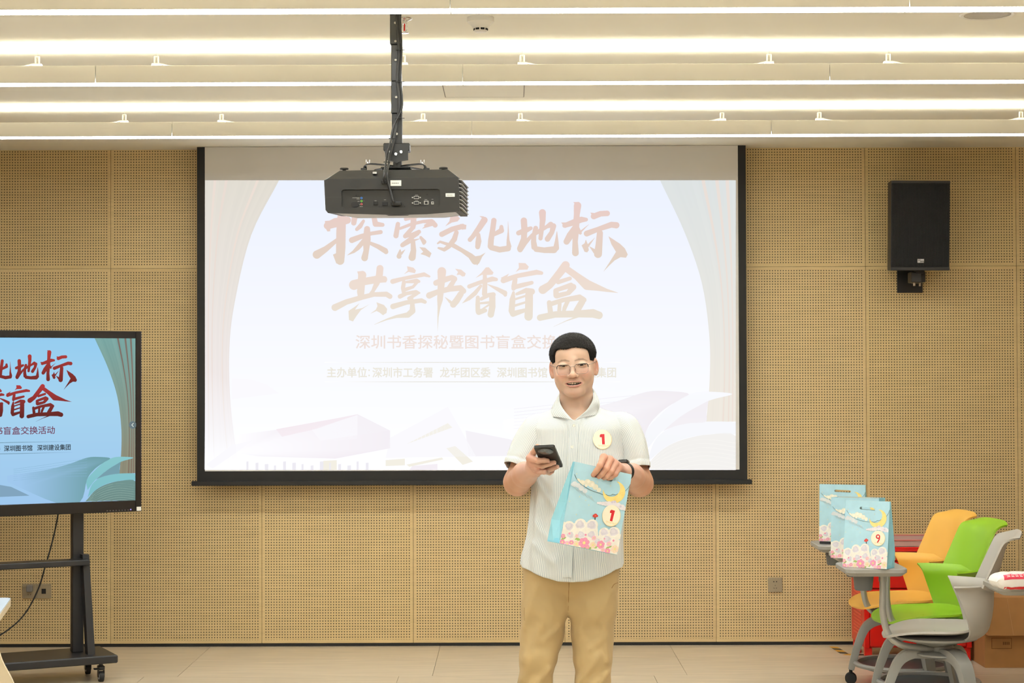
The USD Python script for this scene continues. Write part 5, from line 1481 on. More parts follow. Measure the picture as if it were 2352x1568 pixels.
ax_ = (MR_ - WR) / np.linalg.norm(MR_ - WR)
au, av, _ = frame(ax_, (0, 0, 1))
strap = mat("black_strap", (0.012, 0.012, 0.012), 0.5, vary=0.1)
wt = obj("wristwatch", tube([wc_ + (au * math.cos(t) + av * math.sin(t)) * 0.0305 for t in np.linspace(0, 2 * math.pi, 41)], 1.0, section=[(-0.0014, -0.010), (0.0014, -0.010), (0.0014, 0.010), (-0.0014, 0.010)], up=None), strap, man)
tp = np.array([-0.15, -0.35, 0.9])
tp -= ax_ * (tp @ ax_)
tp /= np.linalg.norm(tp)
fx_ = np.cross(ax_, tp)
obj("watch_case", xf(bx(-0.017, 0.017, -0.019, 0.019, -0.002, 0.009, 0.003), place(np.stack([fx_, ax_, tp], 1), wc_ + tp * 0.029)), mat("watch_steel", (0.06, 0.06, 0.06), 0.25, metal=0.8), wt)
obj("watch_glass", xf(bx(-0.014, 0.014, -0.016, 0.016, 0.009, 0.0096, 0.0003), place(np.stack([fx_, ax_, tp], 1), wc_ + tp * 0.029)), mat("watch_dark_glass", (0.05, 0.055, 0.05), 0.08), wt)

# ---- the phone in his hand
PM = place(np.stack([PH_W, PH_U, np.cross(PH_W, PH_U)], 1), (PH_T + PH_B) / 2 - PH_N * 0.0045)
fz = 1 if np.cross(PH_W, PH_U) @ PH_N > 0 else -1
PLh = np.linalg.norm(PH_T - PH_B)
phone = thing("phone", "black mobile phone with round camera ring in the man's right hand", "phone", PM[:3, 3])
case = mat("phone_black", (0.014, 0.0135, 0.0125), 0.45, vary=0.1)
pb = prism(rrect(0.069, PLh, 0.007), (0, 0, -0.0042), (1, 0, 0), (0, 1, 0), 0.0084)
obj("case", xf(pb, PM), case, phone)
cc = np.array([0, PLh / 2 - 0.030, fz * 0.0042])
obj("camera_ring", xf(lathe([(0, 0), (0.0255, 0), (0.0255, 0.0012), (0.0235, 0.0024), (0.0215, 0.0016), (0, 0.0016)], 48, cc, (0, 0, fz)), PM), mat("camera_ring_black", (0.01, 0.01, 0.01), 0.2, coat=0.5), phone)
obj("camera_glass", xf(lathe([(0, 0.0016), (0.0205, 0.0016), (0.0205, 0.0019), (0, 0.0021)], 40, cc, (0, 0, fz)), PM), mat("camera_glass_grey", (0.035, 0.04, 0.042), 0.1, coat=0.8), phone)
for x, y in ((-0.0105, 0.0005), (0.0105, -0.0005), (0.0, 0.0105), (0.0, -0.0105)):
    obj("camera_lens", xf(lathe([(0, 0.0019), (0.0042, 0.0019), (0.0042, 0.0022), (0.0036, 0.0022), (0, 0.0022)], 24, cc + [x, y, 0], (0, 0, fz)), PM), mat("lens_black", (0.008, 0.008, 0.01), 0.06, coat=1.0), phone)
obj("top_ports", [xf(bx(x - w, x + w, PLh / 2 - 0.0002, PLh / 2 + 0.0003, -0.0012, 0.0012), PM) for x, w in ((-0.010, .0012), (-0.006, .0012), (0.010, .0032))], slot, phone)
obj("screen", xf(bx(-0.032, 0.032, -PLh / 2 + 0.004, PLh / 2 - 0.004, -fz * 0.0042 - 0.0003, -fz * 0.0042 + 0.0003), PM), mat("phone_screen", (0.01, 0.01, 0.012), 0.05), phone)

# ---- number sticker on the chest
w0 = surf(1383, 1009)
e1, e2 = surf(1396, 1009) - surf(1370, 1009), surf(1383, 996) - surf(1383, 1022)
e1 /= np.linalg.norm(e1)
e2 -= e1 * (e2 @ e1)
e2 /= np.linalg.norm(e2)
e3 = np.cross(e1, e2)
STK = place(np.stack([e1, e2, e3], 1), w0 + e3 * (0.0022 if e3[1] < 0 else -0.0022))
cream = mat("sticker_cream", lin(246, 238, 214), 0.5, vary=0.02, vscale=30)
red_ink = mat("red_ink", lin(205, 38, 48), 0.5)
gold = mat("sticker_gold", lin(240, 216, 164), 0.5, vary=0.08, vscale=80)
ONE = Polygon([(-0.0085, 0.0145), (-0.0085, 0.0080), (-0.0018, 0.0080), (-0.0018, -0.0170), (0.0075, -0.0170), (0.0085, 0.0185), (-0.0050, 0.0185)])


def sticker(parent, M, num, r=0.0345, tilt=0):
    s_ = obj("number_sticker", xf(prism(Point(0, 0).buffer(r, 24), (0, 0, 0), (1, 0, 0), (0, 1, 0), 0.0006), M), cream, parent)
    obj("gold_edge", xf(prism(Point(0, 0).buffer(r, 24).difference(Point(-0.0007, 0.0010).buffer(r * 0.972, 24)), (0, 0, 0.0006), (1, 0, 0), (0, 1, 0), 0.0003), M), gold, s_)
    sk = []
    rr_ = random.Random(2)
    for i in range(9):
        x = -0.018 + 0.0045 * i
        sk.append(LineString([(x, -0.024 + 0.003 * rr_.random()), (x + 0.004, -0.0225 + 0.004 * rr_.random()), (x + 0.006, -0.0265 + 0.003 * rr_.random())]).buffer(0.0006))
    obj("sticker_sketch", xf(prism(unary_union(sk).intersection(Point(0, 0).buffer(r * 0.93)), (0, 0, 0.0006), (1, 0, 0), (0, 1, 0), 0.0003), M), gold, s_)
    n_ = ONE if num == 1 else unary_union([Point(0, 0.007).buffer(0.0105).difference(Point(0, 0.0075).buffer(0.0050)), LineString([(0.0078, 0.006), (0.0055, -0.006), (-0.0025, -0.0175)]).buffer(0.0028)])
    n_ = shapely.affinity.rotate(n_, tilt, origin=(0, 0))
    obj("numeral", xf(prism(n_, (0, 0, 0.0006), (1, 0, 0), (0, 1, 0), 0.0004), M), red_ink, s_)
    return s_


bdg = thing("name_badge", "round cream sticker with a red 1 on the chest of the striped shirt", "sticker", w0)
sticker(bdg, STK if e3[1] < 0 else STK @ np.diag([-1, 1, -1, 1.0]), 1, tilt=2)
# ---------------------------------------------------------------- gift bags
A0, AX, AY = np.array([385.0, 55.0]), np.array([865.0, 195.0]), np.array([-195.0, 1230.0])     # the art was measured on the held bag's front
AI = np.linalg.inv(np.stack([AX, AY], 1))


def art_xy(pts, W, H):
    q = (np.asarray(pts, float)[:, :2] - A0) @ AI.T
    return np.stack([(q[:, 0] - 0.5) * W, (1 - q[:, 1]) * H], 1)


def art_poly(g, W, H):
    return shapely.ops.transform(lambda x, y: tuple(art_xy(np.c_[np.asarray(x), np.asarray(y)], W, H).T), g)


import shapely.ops
circ = lambda *cs: unary_union([Point(x, y).buffer(r, 8) for x, y, r in cs])
SCAL = [(385, 250), (410, 300), (440, 345), (480, 385), (520, 420), (570, 452), (610, 475), (650, 495), (700, 515), (760, 532), (810, 553), (850, 548), (900, 572), (940, 566), (965, 550), (1010, 562), (1060, 538), (1110, 545), (1160, 500), (1205, 450), (1232, 400)]
FLAP = Polygon([(385, 55), (1250, 250), (1232, 400)] + SCAL[::-1][1:])
SLOT = LineString([(672, 262), (934, 330)]).buffer(26, 6)


def bag_art():
    """(shape, colour) from back to front, in the measuring frame."""
    L = []
    add = lambda g, c: L.append((g, c))
    add(circ((390, 395, 42), (440, 415, 36), (490, 455, 42), (545, 500, 36), (360, 400, 25)), (216, 222, 226))
    for i in range(14):
        x, y = 390 + 20 * i, 440 + 12 * i
        add(LineString([(x, y), (x + 38 + 3 * (i % 4), y + 62 + 5 * (i % 3))]).buffer(2.2), (178, 196, 204))
    add(circ((440, 345, 34), (500, 375, 44), (580, 372, 52), (640, 395, 50), (700, 440, 44), (755, 485, 34)).intersection(FLAP), (234, 232, 214))
    add(circ((520, 365, 22), (600, 355, 24), (655, 400, 24), (560, 420, 20)).intersection(FLAP), (242, 238, 222))
    moon = Point(985, 520).buffer(170, 24).difference(Point(948, 462).buffer(128, 24))
    moon = moon.difference(Polygon([(700, 300), (960, 325), (950, 380), (830, 410), (700, 420)]))
    add(moon, (246, 222, 140))
    for i in range(8):
        add(LineString([(1080 + 4 * i, 420 + 26 * i), (1150, 430 + 26 * i)]).buffer(1.6).intersection(moon), (238, 208, 120))
    add(circ((745, 682, 18), (778, 686, 24), (820, 692, 30), (865, 696, 36), (915, 698, 40), (985, 692, 44), (1050, 728, 46), (1110, 752, 44), (1150, 775, 30)), (232, 228, 234))
    add(circ((960, 672, 18), (1000, 668, 20), (1090, 740, 16)), (214, 208, 224))
    for x, y in ((415, 240), (725, 365), (930, 425), (470, 585), (320, 655), (640, 590), (610, 715), (425, 855), (790, 1010), (560, 640), (880, 800)):
        add(Polygon([(x - 12, y), (x - 3, y - 3), (x, y - 13), (x + 3, y - 3), (x + 12, y), (x + 3, y + 3), (x, y + 13), (x - 3, y + 3)]), (234, 228, 190))
    add(LineString([(705, 950), (708, 905)]).buffer(7), (36, 70, 62))
    add(circ((690, 878, 20), (712, 868, 24), (735, 880, 17), (708, 888, 20)), (206, 66, 62))
    add(circ((712, 876, 10)), (226, 112, 84))
    base = unary_union([circ((320, 1035, 85), (490, 1005, 88), (665, 1020, 90), (500, 1185, 105), (650, 1190, 95), (300, 1190, 120), (850, 1140, 82), (1000, 1140, 90), (930, 1260, 115), (770, 1330, 90), (1040, 1310, 70), (1080, 1200, 40), (240, 1000, 40)), Polygon([(240, 1000), (320, 985), (420, 985), (490, 940), (580, 975), (665, 950), (745, 1010), (762, 1190), (800, 1110), (850, 1085), (920, 1110), (1000, 1080), (1085, 1150), (1050, 1475), (190, 1285)])])
    add(base, (240, 237, 228))
    for x, y, r in ((330, 1035, 62), (490, 1010, 66), (665, 1020, 68), (510, 1165, 58), (665, 1165, 58), (350, 1165, 52), (855, 1130, 58), (1000, 1130, 66), (900, 1240, 60), (760, 1270, 46)):
        for kk, (sc, cc) in enumerate(((1.12, (244, 241, 233)), (0.98, (226, 222, 228)), (0.80, (216, 212, 221)), (0.52, (224, 220, 227)))):
            add(Polygon([(x - 5 * kk + r * sc * (1 + 0.10 * math.sin(3 * a + x) + 0.06 * math.sin(7 * a + y)) * math.cos(a), y - 6 * kk + 6 + r * sc * (1 + 0.10 * math.sin(3 * a + x) + 0.06 * math.sin(7 * a + y)) * 0.94 * math.sin(a)) for a in np.linspace(0, 2 * math.pi, 26)[:-1]]), cc)
    pink, pale, cr = (238, 158, 190), (244, 192, 210), (243, 220, 196)
    for x, y in ((235, 1218), (440, 1222), (470, 1235), (642, 1368), (905, 1372), (940, 1350), (725, 1358), (255, 1205), (560, 1355)):
        add(Polygon([(x - 30, y + 12), (x - 6, y - 22), (x + 30, y - 8), (x + 8, y + 18)]), (160, 190, 110))
    for i, (x, y, r, c) in enumerate(((228, 1268, 42, pink), (300, 1290, 40, pale), (362, 1275, 36, pink), (438, 1300, 52, cr), (550, 1285, 82, pink), (682, 1322, 50, cr), (800, 1318, 62, pink), (925, 1310, 40, pale), (1015, 1390, 62, cr), (905, 1418, 44, pink), (835, 1400, 36, pale), (330, 1140, 18, pink), (570, 1165, 18, pink), (440, 1180, 28, pale), (695, 1215, 36, pale), (992, 1260, 18, pink), (235, 1175, 34, pink), (855, 1230, 16, pale), (600, 1350, 34, pink))):
        n = 6 if r > 30 else 5
        add(unary_union([Point(x + r * 0.58 * math.cos(2 * math.pi * k / n + i), y + r * 0.58 * math.sin(2 * math.pi * k / n + i)).buffer(r * 0.44, 5) for k in range(n)]), c)
        if r > 30:
            for k in range(n):
                a = 2 * math.pi * k / n + i + 0.4
                add(LineString([(x + r * 0.25 * math.cos(a), y + r * 0.25 * math.sin(a)), (x + r * 0.8 * math.cos(a), y + r * 0.8 * math.sin(a))]).buffer(1.8), tuple(int(q * 0.9) for q in c))
        add(Point(x, y).buffer(r * 0.28, 6), (236, 226, 150) if r > 20 else (226, 120, 150))
    return L


ART = bag_art()
paper = mat("bag_paper_blue", lin(150, 210, 226), 0.55, vary=0.03, vscale=14)
paper_sky = mat("bag_paper_sky", lin(176, 217, 232), 0.5, vary=0.05, vscale=22)
paper_in = mat("bag_paper_inside", lin(196, 212, 210), 0.7, vary=0.03)
printed_art = mat("printed_art", (0.8, 0.8, 0.8), 0.5, attr="col", vary=0.05, vscale=60)


def make_bag(M, W, H, Dp, num, label, top=0.012, group=None):
    """A paper gift bag in its own frame: front panel in the plane y = 0 from z = 0 to H, back towards +y."""
    t = thing("gift_bag", label, "bag", M[:3, 3], group=group)
    X = lambda m: xf(m, M)
    O, ex, ez = (0, 0, 0), (1, 0, 0), (0, 0, 1)
    front = Polygon([(-W / 2, 0), (W / 2, 0), (W / 2, H), (-W / 2, H)])
    slot_ = art_poly(SLOT, W, H)
    th = 0.0005
    obj("front_panel", X(prism(front.difference(slot_), O, ex, ez, -th)), paper_sky, t, smooth=False)
    kz = 0.075
    bk = np.array([[(x, Dp - (Dp - top) * max(0, z - kz) / (H - kz), z) for x in (-W / 2, 0, W / 2)] for z in (0, kz, H * 0.6, H * 0.86)])
    obj("back_panel", X(sheet(bk, th)), paper, t, smooth=False)
    y0 = Dp - (Dp - top) * (H * 0.86 - kz) / (H - kz)
    e2 = np.array([0, top - y0, H * 0.14])
    lb = np.linalg.norm(e2)
    sl2 = shapely.affinity.translate(slot_, 0, -H * 0.86)
    obj("back_top", X(prism(Polygon([(-W / 2, 0), (W / 2, 0), (W / 2, lb), (-W / 2, lb)]).difference(sl2), (0, y0, H * 0.86), ex, e2 / lb, th)), paper_in, t, smooth=False)
    for s in (-1, 1):
        g = []
        for z, fold in ((0, 0.0), (kz, 0.010), (H * 0.5, 0.014), (H, 0.016)):
            yb = Dp - (Dp - top) * max(0, z - kz) / (H - kz)
            g.append([(s * (W / 2 - 0.0002), 0.0, z), (s * (W / 2 - fold), yb / 2, z), (s * (W / 2 - 0.0002), yb, z)])
        obj("side_gusset", X(sheet(np.array(g), th)), paper, t, smooth=False)
        tri = [(s * (W / 2 + 0.0008), 0.002, 0.002), (s * (W / 2 + 0.0008), Dp - 0.002, 0.002), (s * (W / 2 - 0.008), Dp / 2, kz * 0.62)]
        obj("bottom_fold", X(hull(tri + [(x - s * 0.0006, y, z) for x, y, z in tri])), mat("bag_paper_fold", lin(128, 200, 222), 0.5, vary=0.02), t, smooth=False)
    obj("base", X(bx(-W / 2, W / 2, 0, Dp, 0, 0.0008)), paper, t, smooth=False)
    obj("flap", X(prism(art_poly(FLAP, W, H).difference(slot_), (0, -0.0006, 0), ex, ez, 0.0006)), paper_sky, t, smooth=False)
    obj("flap_edge", X(prism(art_poly(LineString(SCAL).buffer(2.6), W, H), (0, -0.0007, 0), ex, ez, 0.0008)), mat("flap_edge_grey", lin(92, 104, 108), 0.7), t, smooth=False)
    V, F, C, o = [], [], [], 0
    for k, (g, c) in enumerate(ART):
        g = art_poly(g.simplify(0.6), W, H).intersection(front).difference(slot_)
        if g.is_empty or g.area <= 0:
            continue
        v, f = flat(g)
        V.append(np.c_[v[:, 0], np.full(len(v), -0.00145 - 0.000004 * k), v[:, 1]])
        F.append(f + o)
        C.append(np.tile(lin(*c), (len(v), 1)))
        o += len(v)
    v, f = np.vstack(V), np.vstack(F)
    n = np.cross(v[f[:, 1]] - v[f[:, 0]], v[f[:, 2]] - v[f[:, 0]])[:, 1]
    f[n > 0] = f[n > 0][:, ::-1]
    obj("printed_artwork", X(tm(v, f)), printed_art, t, smooth=False, col=np.vstack(C))
    if num:
        c = art_xy([(950, 880)], W, H)[0]
        r = 140 / 865 * W * 0.98
        S_ = M @ place(np.stack([[1, 0, 0], [0, 0, 1], [0, -1, 0]], 1), (c[0], -0.0022, c[1]))
        sticker(t, S_ @ np.diag([r / 0.0345, r / 0.0345, 1, 1.0]), num, tilt=-3 if num == 1 else 4)
    return t


c_ = [onbg(x, y, 0) for x, y in ((1316, 1059), (1445, 1088), (1284, 1247), (1418, 1274))]
ex_ = c_[1] - c_[0] + c_[3] - c_[2]
W_ = np.linalg.norm(ex_) / 2
ex_ /= np.linalg.norm(ex_)
ez_ = c_[0] - c_[2] + c_[1] - c_[3]
H_ = np.linalg.norm(ez_) / 2
ez_ -= ex_ * (ez_ @ ex_)
ez_ /= np.linalg.norm(ez_)
make_bag(place(np.stack([ex_, np.cross(ez_, ex_), ez_], 1), (c_[2] + c_[3]) / 2), W_, H_, 0.082, 1, "sky-blue paper gift bag with a red 1, held up by the man")

# ---------------------------------------------------------------- node chairs with writing tablets
grey_shell = mat("shell_grey", lin(176, 171, 162), 0.42, vary=0.015)
green_shell = mat("shell_green", lin(140, 186, 38), 0.40, vary=0.02)
yellow_shell = mat("shell_yellow", lin(240, 184, 82), 0.42, vary=0.02)
base_grey = mat("base_grey", lin(150, 150, 146), 0.45, vary=0.02)
tray_grey = mat("tray_grey", lin(84, 88, 92), 0.5, vary=0.03)
tablet_grey = mat("tablet_grey", lin(156, 154, 148), 0.4, vary=0.02, bump=0.05, bscale=1200)
holder_grey = mat("holder_grey", lin(96, 98, 98), 0.45, vary=0.03)
post_grey = mat("post_grey", lin(168, 168, 164), 0.32, metal=0.55, vary=0.02)


def make_chair(loc, rz, shell, label, leg0=170, tab=(0, 0, 0), cup=True):
    t = thing("tablet_chair", label, "chair", loc, rz, "swivel chairs with tablet arms at the right")
    o = lambda n, m, mt, par=t, **k: obj(n, m, mt, par, local=True, **k)
    # seat: a dished pan with a rolled front
    g = []
    for a in np.linspace(0, 2 * np.pi, 73)[:-1]:
        ca, sa = math.cos(a), math.sin(a)
        e = 2 / 2.7
        bxx = np.sign(ca) * abs(ca) ** e * (0.185 if ca > 0 else 0.235)
        byy = np.sign(sa) * abs(sa) ** e * 0.222
        row = []
        for r in np.linspace(0.02, 1, 14):
            x, y = bxx * r, byy * r
            z = 0.438 + 0.016 * r ** 3 * (sa ** 2) - 0.030 * max(0, -ca) ** 2 * r ** 4 + 0.028 * max(0, ca) ** 2 * r ** 4 - 0.010 * (1 - r ** 2)
            row.append((x - 0.005, y, z))
        g.append(row)
    o("seat", sheet(np.array(g), 0.010, closed=True), shell, smooth=50)
    # wrap-around wall whose upper corners run forward as short arms
    g = []
    nt = 22
    for i, s in enumerate(np.linspace(-1, 1, 61)):
        row = []
        for tt in np.linspace(-0.12, 1, nt):
            ph = math.radians((52 + 27 * max(tt, 0.0) ** 1.1 + 14 * max(0, 0.10 - tt)) * s)
            bulge = 0.020 * math.sin(math.pi * min(1, tt * 1.15)) - 0.012 * tt
            fl = 0.030 * max(0, (tt - 0.80) / 0.20) ** 2
            q_ = min(1.0, max(0, 0.22 - tt) / 0.34)
            rx, ry = 0.196 + 0.050 * tt + bulge * 0.6 + fl * 0.4, 0.212 + bulge + fl
            z = 0.405 + 0.258 * tt - 0.006 * max(0, (tt - 0.9) / 0.1)
            if tt < 0.22:
                z = 0.405 + 0.258 * 0.22 - 0.062 * math.sin(q_ * math.pi / 2)
            kk = 1 - 0.50 * q_ ** 2.2
            row.append((0.020 + rx * math.cos(ph) * kk, ry * math.sin(ph) * kk, z))
        g.append(row)
    wall_ = o("side_shell", sheet(np.array(g), 0.009), shell, smooth=60)
    # back: leaning panel with a backward roll at the top
    g = []
    for y in np.linspace(-0.195, 0.195, 25):
        row = []
        for s in np.linspace(0, 1, 26):
            z = 0.615 + 0.036 * (1 - s) * (y / 0.195) ** 2 + 0.290 * s - 0.050 * max(0, s - 0.78) ** 2 / 0.05 * 0.35
            x = 0.252 + 0.078 * s + 0.050 * max(0, s - 0.70) ** 2 / 0.09
            w = 1 - 0.06 * s - 0.10 * max(0, s - 0.85) / 0.15 * abs(y / 0.195) ** 4
            row.append((x - (1.6 - 1.0 * s) * y * y, y * w, z - 0.018 * max(0, s - 0.8) / 0.2 * (y / 0.195) ** 4))
        g.append(row)
    o("backrest", sheet(np.array(g), 0.009), shell, smooth=60)
    o("under_pan", lathe([(0, 0.365), (0.055, 0.365), (0.11, 0.385), (0.185, 0.402), (0.19, 0.412), (0.05, 0.424), (0, 0.424)], 40), base_grey, smooth=40)
    o("hub", lathe([(0, 0.325), (0.060, 0.325), (0.063, 0.335), (0.058, 0.372), (0, 0.372)], 36, (0.02, 0, 0)), base_grey, smooth=40)
    o("base_plate", lathe([(0, 0.318), (0.085, 0.318), (0.115, 0.326), (0.115, 0.334), (0.07, 0.346), (0, 0.346)], 36, (0.02, 0, 0)), base_grey, smooth=40)
    for k in range(3):
        a = math.radians(leg0 + 120 * k - rz)
        d = np.array([math.cos(a), math.sin(a), 0])
        s_ = np.array([-d[1], d[0], 0])
        pth = curve([np.array([0.02, 0, 0]) + d * r + [0, 0, z] for r, z in ((0.04, 0.333), (0.12, 0.333), (0.185, 0.292), (0.225, 0.20), (0.250, 0.115), (0.260, 0.075))], 6)
        sec = [(-0.46, -0.30), (0.46, -0.30), (0.52, 0), (0.46, 0.30), (-0.46, 0.30), (-0.52, 0)]
        lg = o("leg", tube(pth, np.linspace(0.085, 0.050, len(pth)), section=sec, up=s_), base_grey, smooth=50)
        c = np.array([0.02, 0, 0]) + d * 0.262
        o("caster", [lathe([(0, -0.019), (0.026, -0.019), (0.030, -0.014), (0.030, -0.004), (0.024, -0.002), (0.024, 0.002), (0.030, 0.004), (0.030, 0.014), (0.026, 0.019), (0, 0.019)], 28, c + [0, 0, 0.030], s_), cyl(c + [0, 0, 0.03], c + [0, 0, 0.078], 0.009)], rubber, lg, smooth=40)
    o("storage_tray", lathe([(0, 0.082), (0.19, 0.084), (0.225, 0.100), (0.225, 0.108), (0.185, 0.094), (0, 0.092)], 56, (0.02, 0, 0)), tray_grey, smooth=40)
    o("tray_rim", lathe([(0.220, 0.094), (0.246, 0.100), (0.252, 0.112), (0.246, 0.122), (0.226, 0.120), (0.220, 0.108), (0.220, 0.094)], 56, (0.02, 0, 0)), base_grey, smooth=50)
    # writing tablet on its post
    py_, px_ = -0.105, -0.238
    pth = curve([(0.02, -0.02, 0.352), (-0.09, py_ + 0.03, 0.366), (-0.165, py_, 0.384), (-0.216, py_, 0.430), (px_, py_, 0.52), (px_, py_, 0.62), (px_, py_, 0.712)], 7)
    ta = o("tablet_post", tube(pth, 0.0155, 14), post_grey, smooth=50)
    o("post_collar", cyl((px_, py_, 0.665), (px_, py_, 0.712), 0.0185), post_grey, ta)
    R2 = place(rot([0, 0, 1], -rz), (rot([0, 0, 1], -rz) @ (np.array([tab[0], tab[1], 0]) - np.array(loc))) * [1, 1, 0] + [0, 0, 0.012])
    top_ = hull([(x, y, z) for w_, h_, r_, z in ((0.272, 0.302, 0.042, 0.720), (0.280, 0.310, 0.045, 0.716), (0.280, 0.310, 0.045, 0.701), (0.236, 0.266, 0.03, 0.684)) for x, y in np.array(rrect(w_, h_, r_, 8).exterior.coords)])
    o("tablet", xf(top_, R2), tablet_grey, smooth=30)
    if cup:
        o("cup_holder", xf(lathe([(0, 0.612), (0.036, 0.612), (0.040, 0.618), (0.049, 0.697), (0, 0.697)], 32, (-0.040, -0.03, 0)), R2), holder_grey, smooth=40)
    return t


CH = [((1.985, 9.435), yellow_shell, "yellow swivel chair with tablet arm, farthest of the row", 12, (1.690, 9.42)), ((1.995, 8.89), green_shell, "bright green swivel chair with tablet arm in the middle of the row", 12, (1.692, 8.88)), ((1.925, 8.345), grey_shell, "grey swivel chair with tablet arm, nearest complete one of the row", -10, (1.628, 8.33)), ((2.46, 7.66), grey_shell, "grey swivel chair at the right edge whose tablet carries the wet wipes", -7, (2.125, 7.62))]
for (x, y), sh_, lb, rz_, tb in CH:
    make_chair((x, y, 0), rz_, sh_, lb, tab=tb, cup=x < 2.2)


def on_tablet(px, py, z=0.7326):
    r = ray(px, py)
    return EYE + r * ((z - EYE[2]) / r[2])


def stand_bag(px, py, yaw, num, label, W=0.2, H=0.29, Dp=0.085, top=0.012, lean=0, dz=0):
    w = on_tablet(px, py) + [0, 0, dz]
    M = place(rot([0, 0, 1], yaw), w)
    M[:3, 2] += M[:3, 1] * lean            # the folded front leans back over the flat base
    return make_bag(M, W, H, Dp, num, label, top)


stand_bag(1986, 1304, -34, 9, "sky-blue gift bag with a red 9, standing on the grey chair's tablet", W=0.212, H=0.298, lean=0.13)
stand_bag(1963, 1283, -30, 0, "open sky-blue gift bag half hidden behind the bag numbered 9", W=0.235, H=0.285, top=0.09, Dp=0.10, lean=0.03)
stand_bag(1934, 1250, -22, 0, "leftmost sky-blue gift bag, standing on a black folder on the yellow chair's tablet", W=0.235, H=0.29, lean=0.05, dz=0.014)
f0 = on_tablet(1936, 1250)
fd = thing("folder", "thin black folder lying under the leftmost gift bag", "folder", f0)
FM = place(rot([0, 0, 1], -22), f0)
obj("cover", [xf(bx(-0.115, 0.105, -0.012, 0.10, 0.0004, 0.0024, 0.0006), FM), xf(bx(-0.115, 0.105, -0.012, 0.10, 0.0110, 0.0130, 0.0006), FM), xf(bx(-0.117, -0.114, -0.012, 0.10, 0.0004, 0.0130, 0.0006), FM)], mat("folder_black", (0.012, 0.013, 0.017), 0.4, vary=0.1), fd)
obj("pages", xf(bx(-0.112, 0.102, -0.009, 0.097, 0.0024, 0.011), FM), mat("folder_pages", (0.03, 0.03, 0.035), 0.6, vary=0.3, vscale=300), fd)

# pack of wet wipes on the fourth tablet
w = on_tablet(2330, 1352)
pkM = place(rot([0, 0, 1], 10), w + [0.01, 0, 0])
wp = thing("wet_wipes_pack", "white and red soft pack of wipes on the tablet at the right edge", "pack", w)
pth_, sec_ = [], []
V = []
rs = np.random.RandomState(8)
NU, NV = 40, 36
G = np.zeros((NV, NU, 3))
for j in range(NU):
    u = -1 + 2 * j / (NU - 1)
    k = (1 - abs(u) ** 5.0) ** 0.5 if abs(u) < 1 else 0
    for i in range(NV):
        a = 2 * math.pi * i / NV
        cy_, cz_ = math.cos(a), math.sin(a)
        e = 0.55
        yy = np.sign(cy_) * abs(cy_) ** e * (0.052 * (0.80 + 0.20 * k))
        zz = np.sign(cz_) * abs(cz_) ** e * 0.034 * k
        wr_ = 0.0022 * (meshkit.noise(np.array([[u * 9, a * 2.2, 3.0]]), 2)[0] - 0.5) * 2
        G[i, j] = (u * 0.105 + wr_, yy + wr_, max(zz + wr_ * k + 0.0345, 0.0006))
o_ = obj("pouch", xf(sheet(G, 0.0006, closed=True), pkM), mat("pouch_white", lin(240, 236, 230), 0.3, vary=0.03, vscale=20), wp, smooth=True)


def on_pouch(u0, u1, a0, a1, up=0.0012, n=12):
    g = []
    for a in np.linspace(a0, a1, n):
        row = []
        for u in np.linspace(u0, u1, n):
            fi, fj = (a / (2 * math.pi) * NV) % NV, (u + 1) / 2 * (NU - 1)
            i, j = int(fi), min(int(fj), NU - 2)
            s, t = fi - i, fj - j
            q = (G[i, j] * (1 - s) + G[(i + 1) % NV, j] * s) * (1 - t) + (G[i, j + 1] * (1 - s) + G[(i + 1) % NV, j + 1] * s) * t
            c = np.array([q[0], 0, 0.034])
            d = (q - c) / np.linalg.norm(q - c)
            row.append(q + d * up)
        g.append(row)
    return xf(sheet(np.array(g), 0.0004), pkM)


wred = mat("pack_red", lin(205, 34, 44), 0.35, vary=0.05)
wpink = mat("pack_pink", lin(226, 70, 96), 0.35, vary=0.08, vscale=60)
obj("red_band", on_pouch(-0.72, 0.9, math.radians(203), math.radians(232)), wred, wp, smooth=True)
obj("red_panel", on_pouch(-0.74, 0.9, math.radians(128), math.radians(172)), wpink, wp, smooth=True)
obj("pale_print", [on_pouch(-0.62 + 0.17 * i, -0.50 + 0.17 * i, math.radians(138 + 14 * k), math.radians(146 + 14 * k), 0.0017, 4) for i in range(8) for k in range(2)], mat("pack_print", lin(246, 214, 214), 0.4), wp, smooth=True)

# ---------------------------------------------------------------- things by the wall at the right
red = mat("cabinet_red", lin(214, 20, 10), 0.35, coat=0.15, vary=0.03)
cx0, cx1, cy0, cy1 = P(1985, 1400, 10.2)[0], P(2232, 1400, 10.2)[0], 10.2, 10.58
zz = lambda y: P(2100, y, 10.2)[2]
cb_t = thing("tool_cabinet", "red metal tool cabinet against the oak wall behind the chairs", "cabinet", ((cx0 + cx1) / 2, 10.39, 0))
obj("body", [bx(cx0, cx1, cy0 + 0.02, cy1, 0.075, zz(1257), 0.004), bx(cx0, cx0 + 0.03, cy0, cy0 + 0.03, 0.075, zz(1257), 0.003), bx(cx1 - 0.03, cx1, cy0, cy0 + 0.03, 0.075, zz(1257), 0.003)], red, cb_t)
for z0, z1 in ((0.085, zz(1353)), (zz(1350), zz(1290)), (zz(1287), zz(1262))):
    d_ = obj("drawer", bx(cx0 + 0.032, cx1 - 0.032, cy0 - 0.004, cy0 + 0.02, z0, z1, 0.003), red, cb_t)
    obj("handle", bx(cx0 + 0.1, cx1 - 0.1, cy0 - 0.016, cy0 - 0.003, z1 - 0.022, z1 - 0.010, 0.003), mat("handle_dark", (0.05, 0.008, 0.006), 0.4), d_)
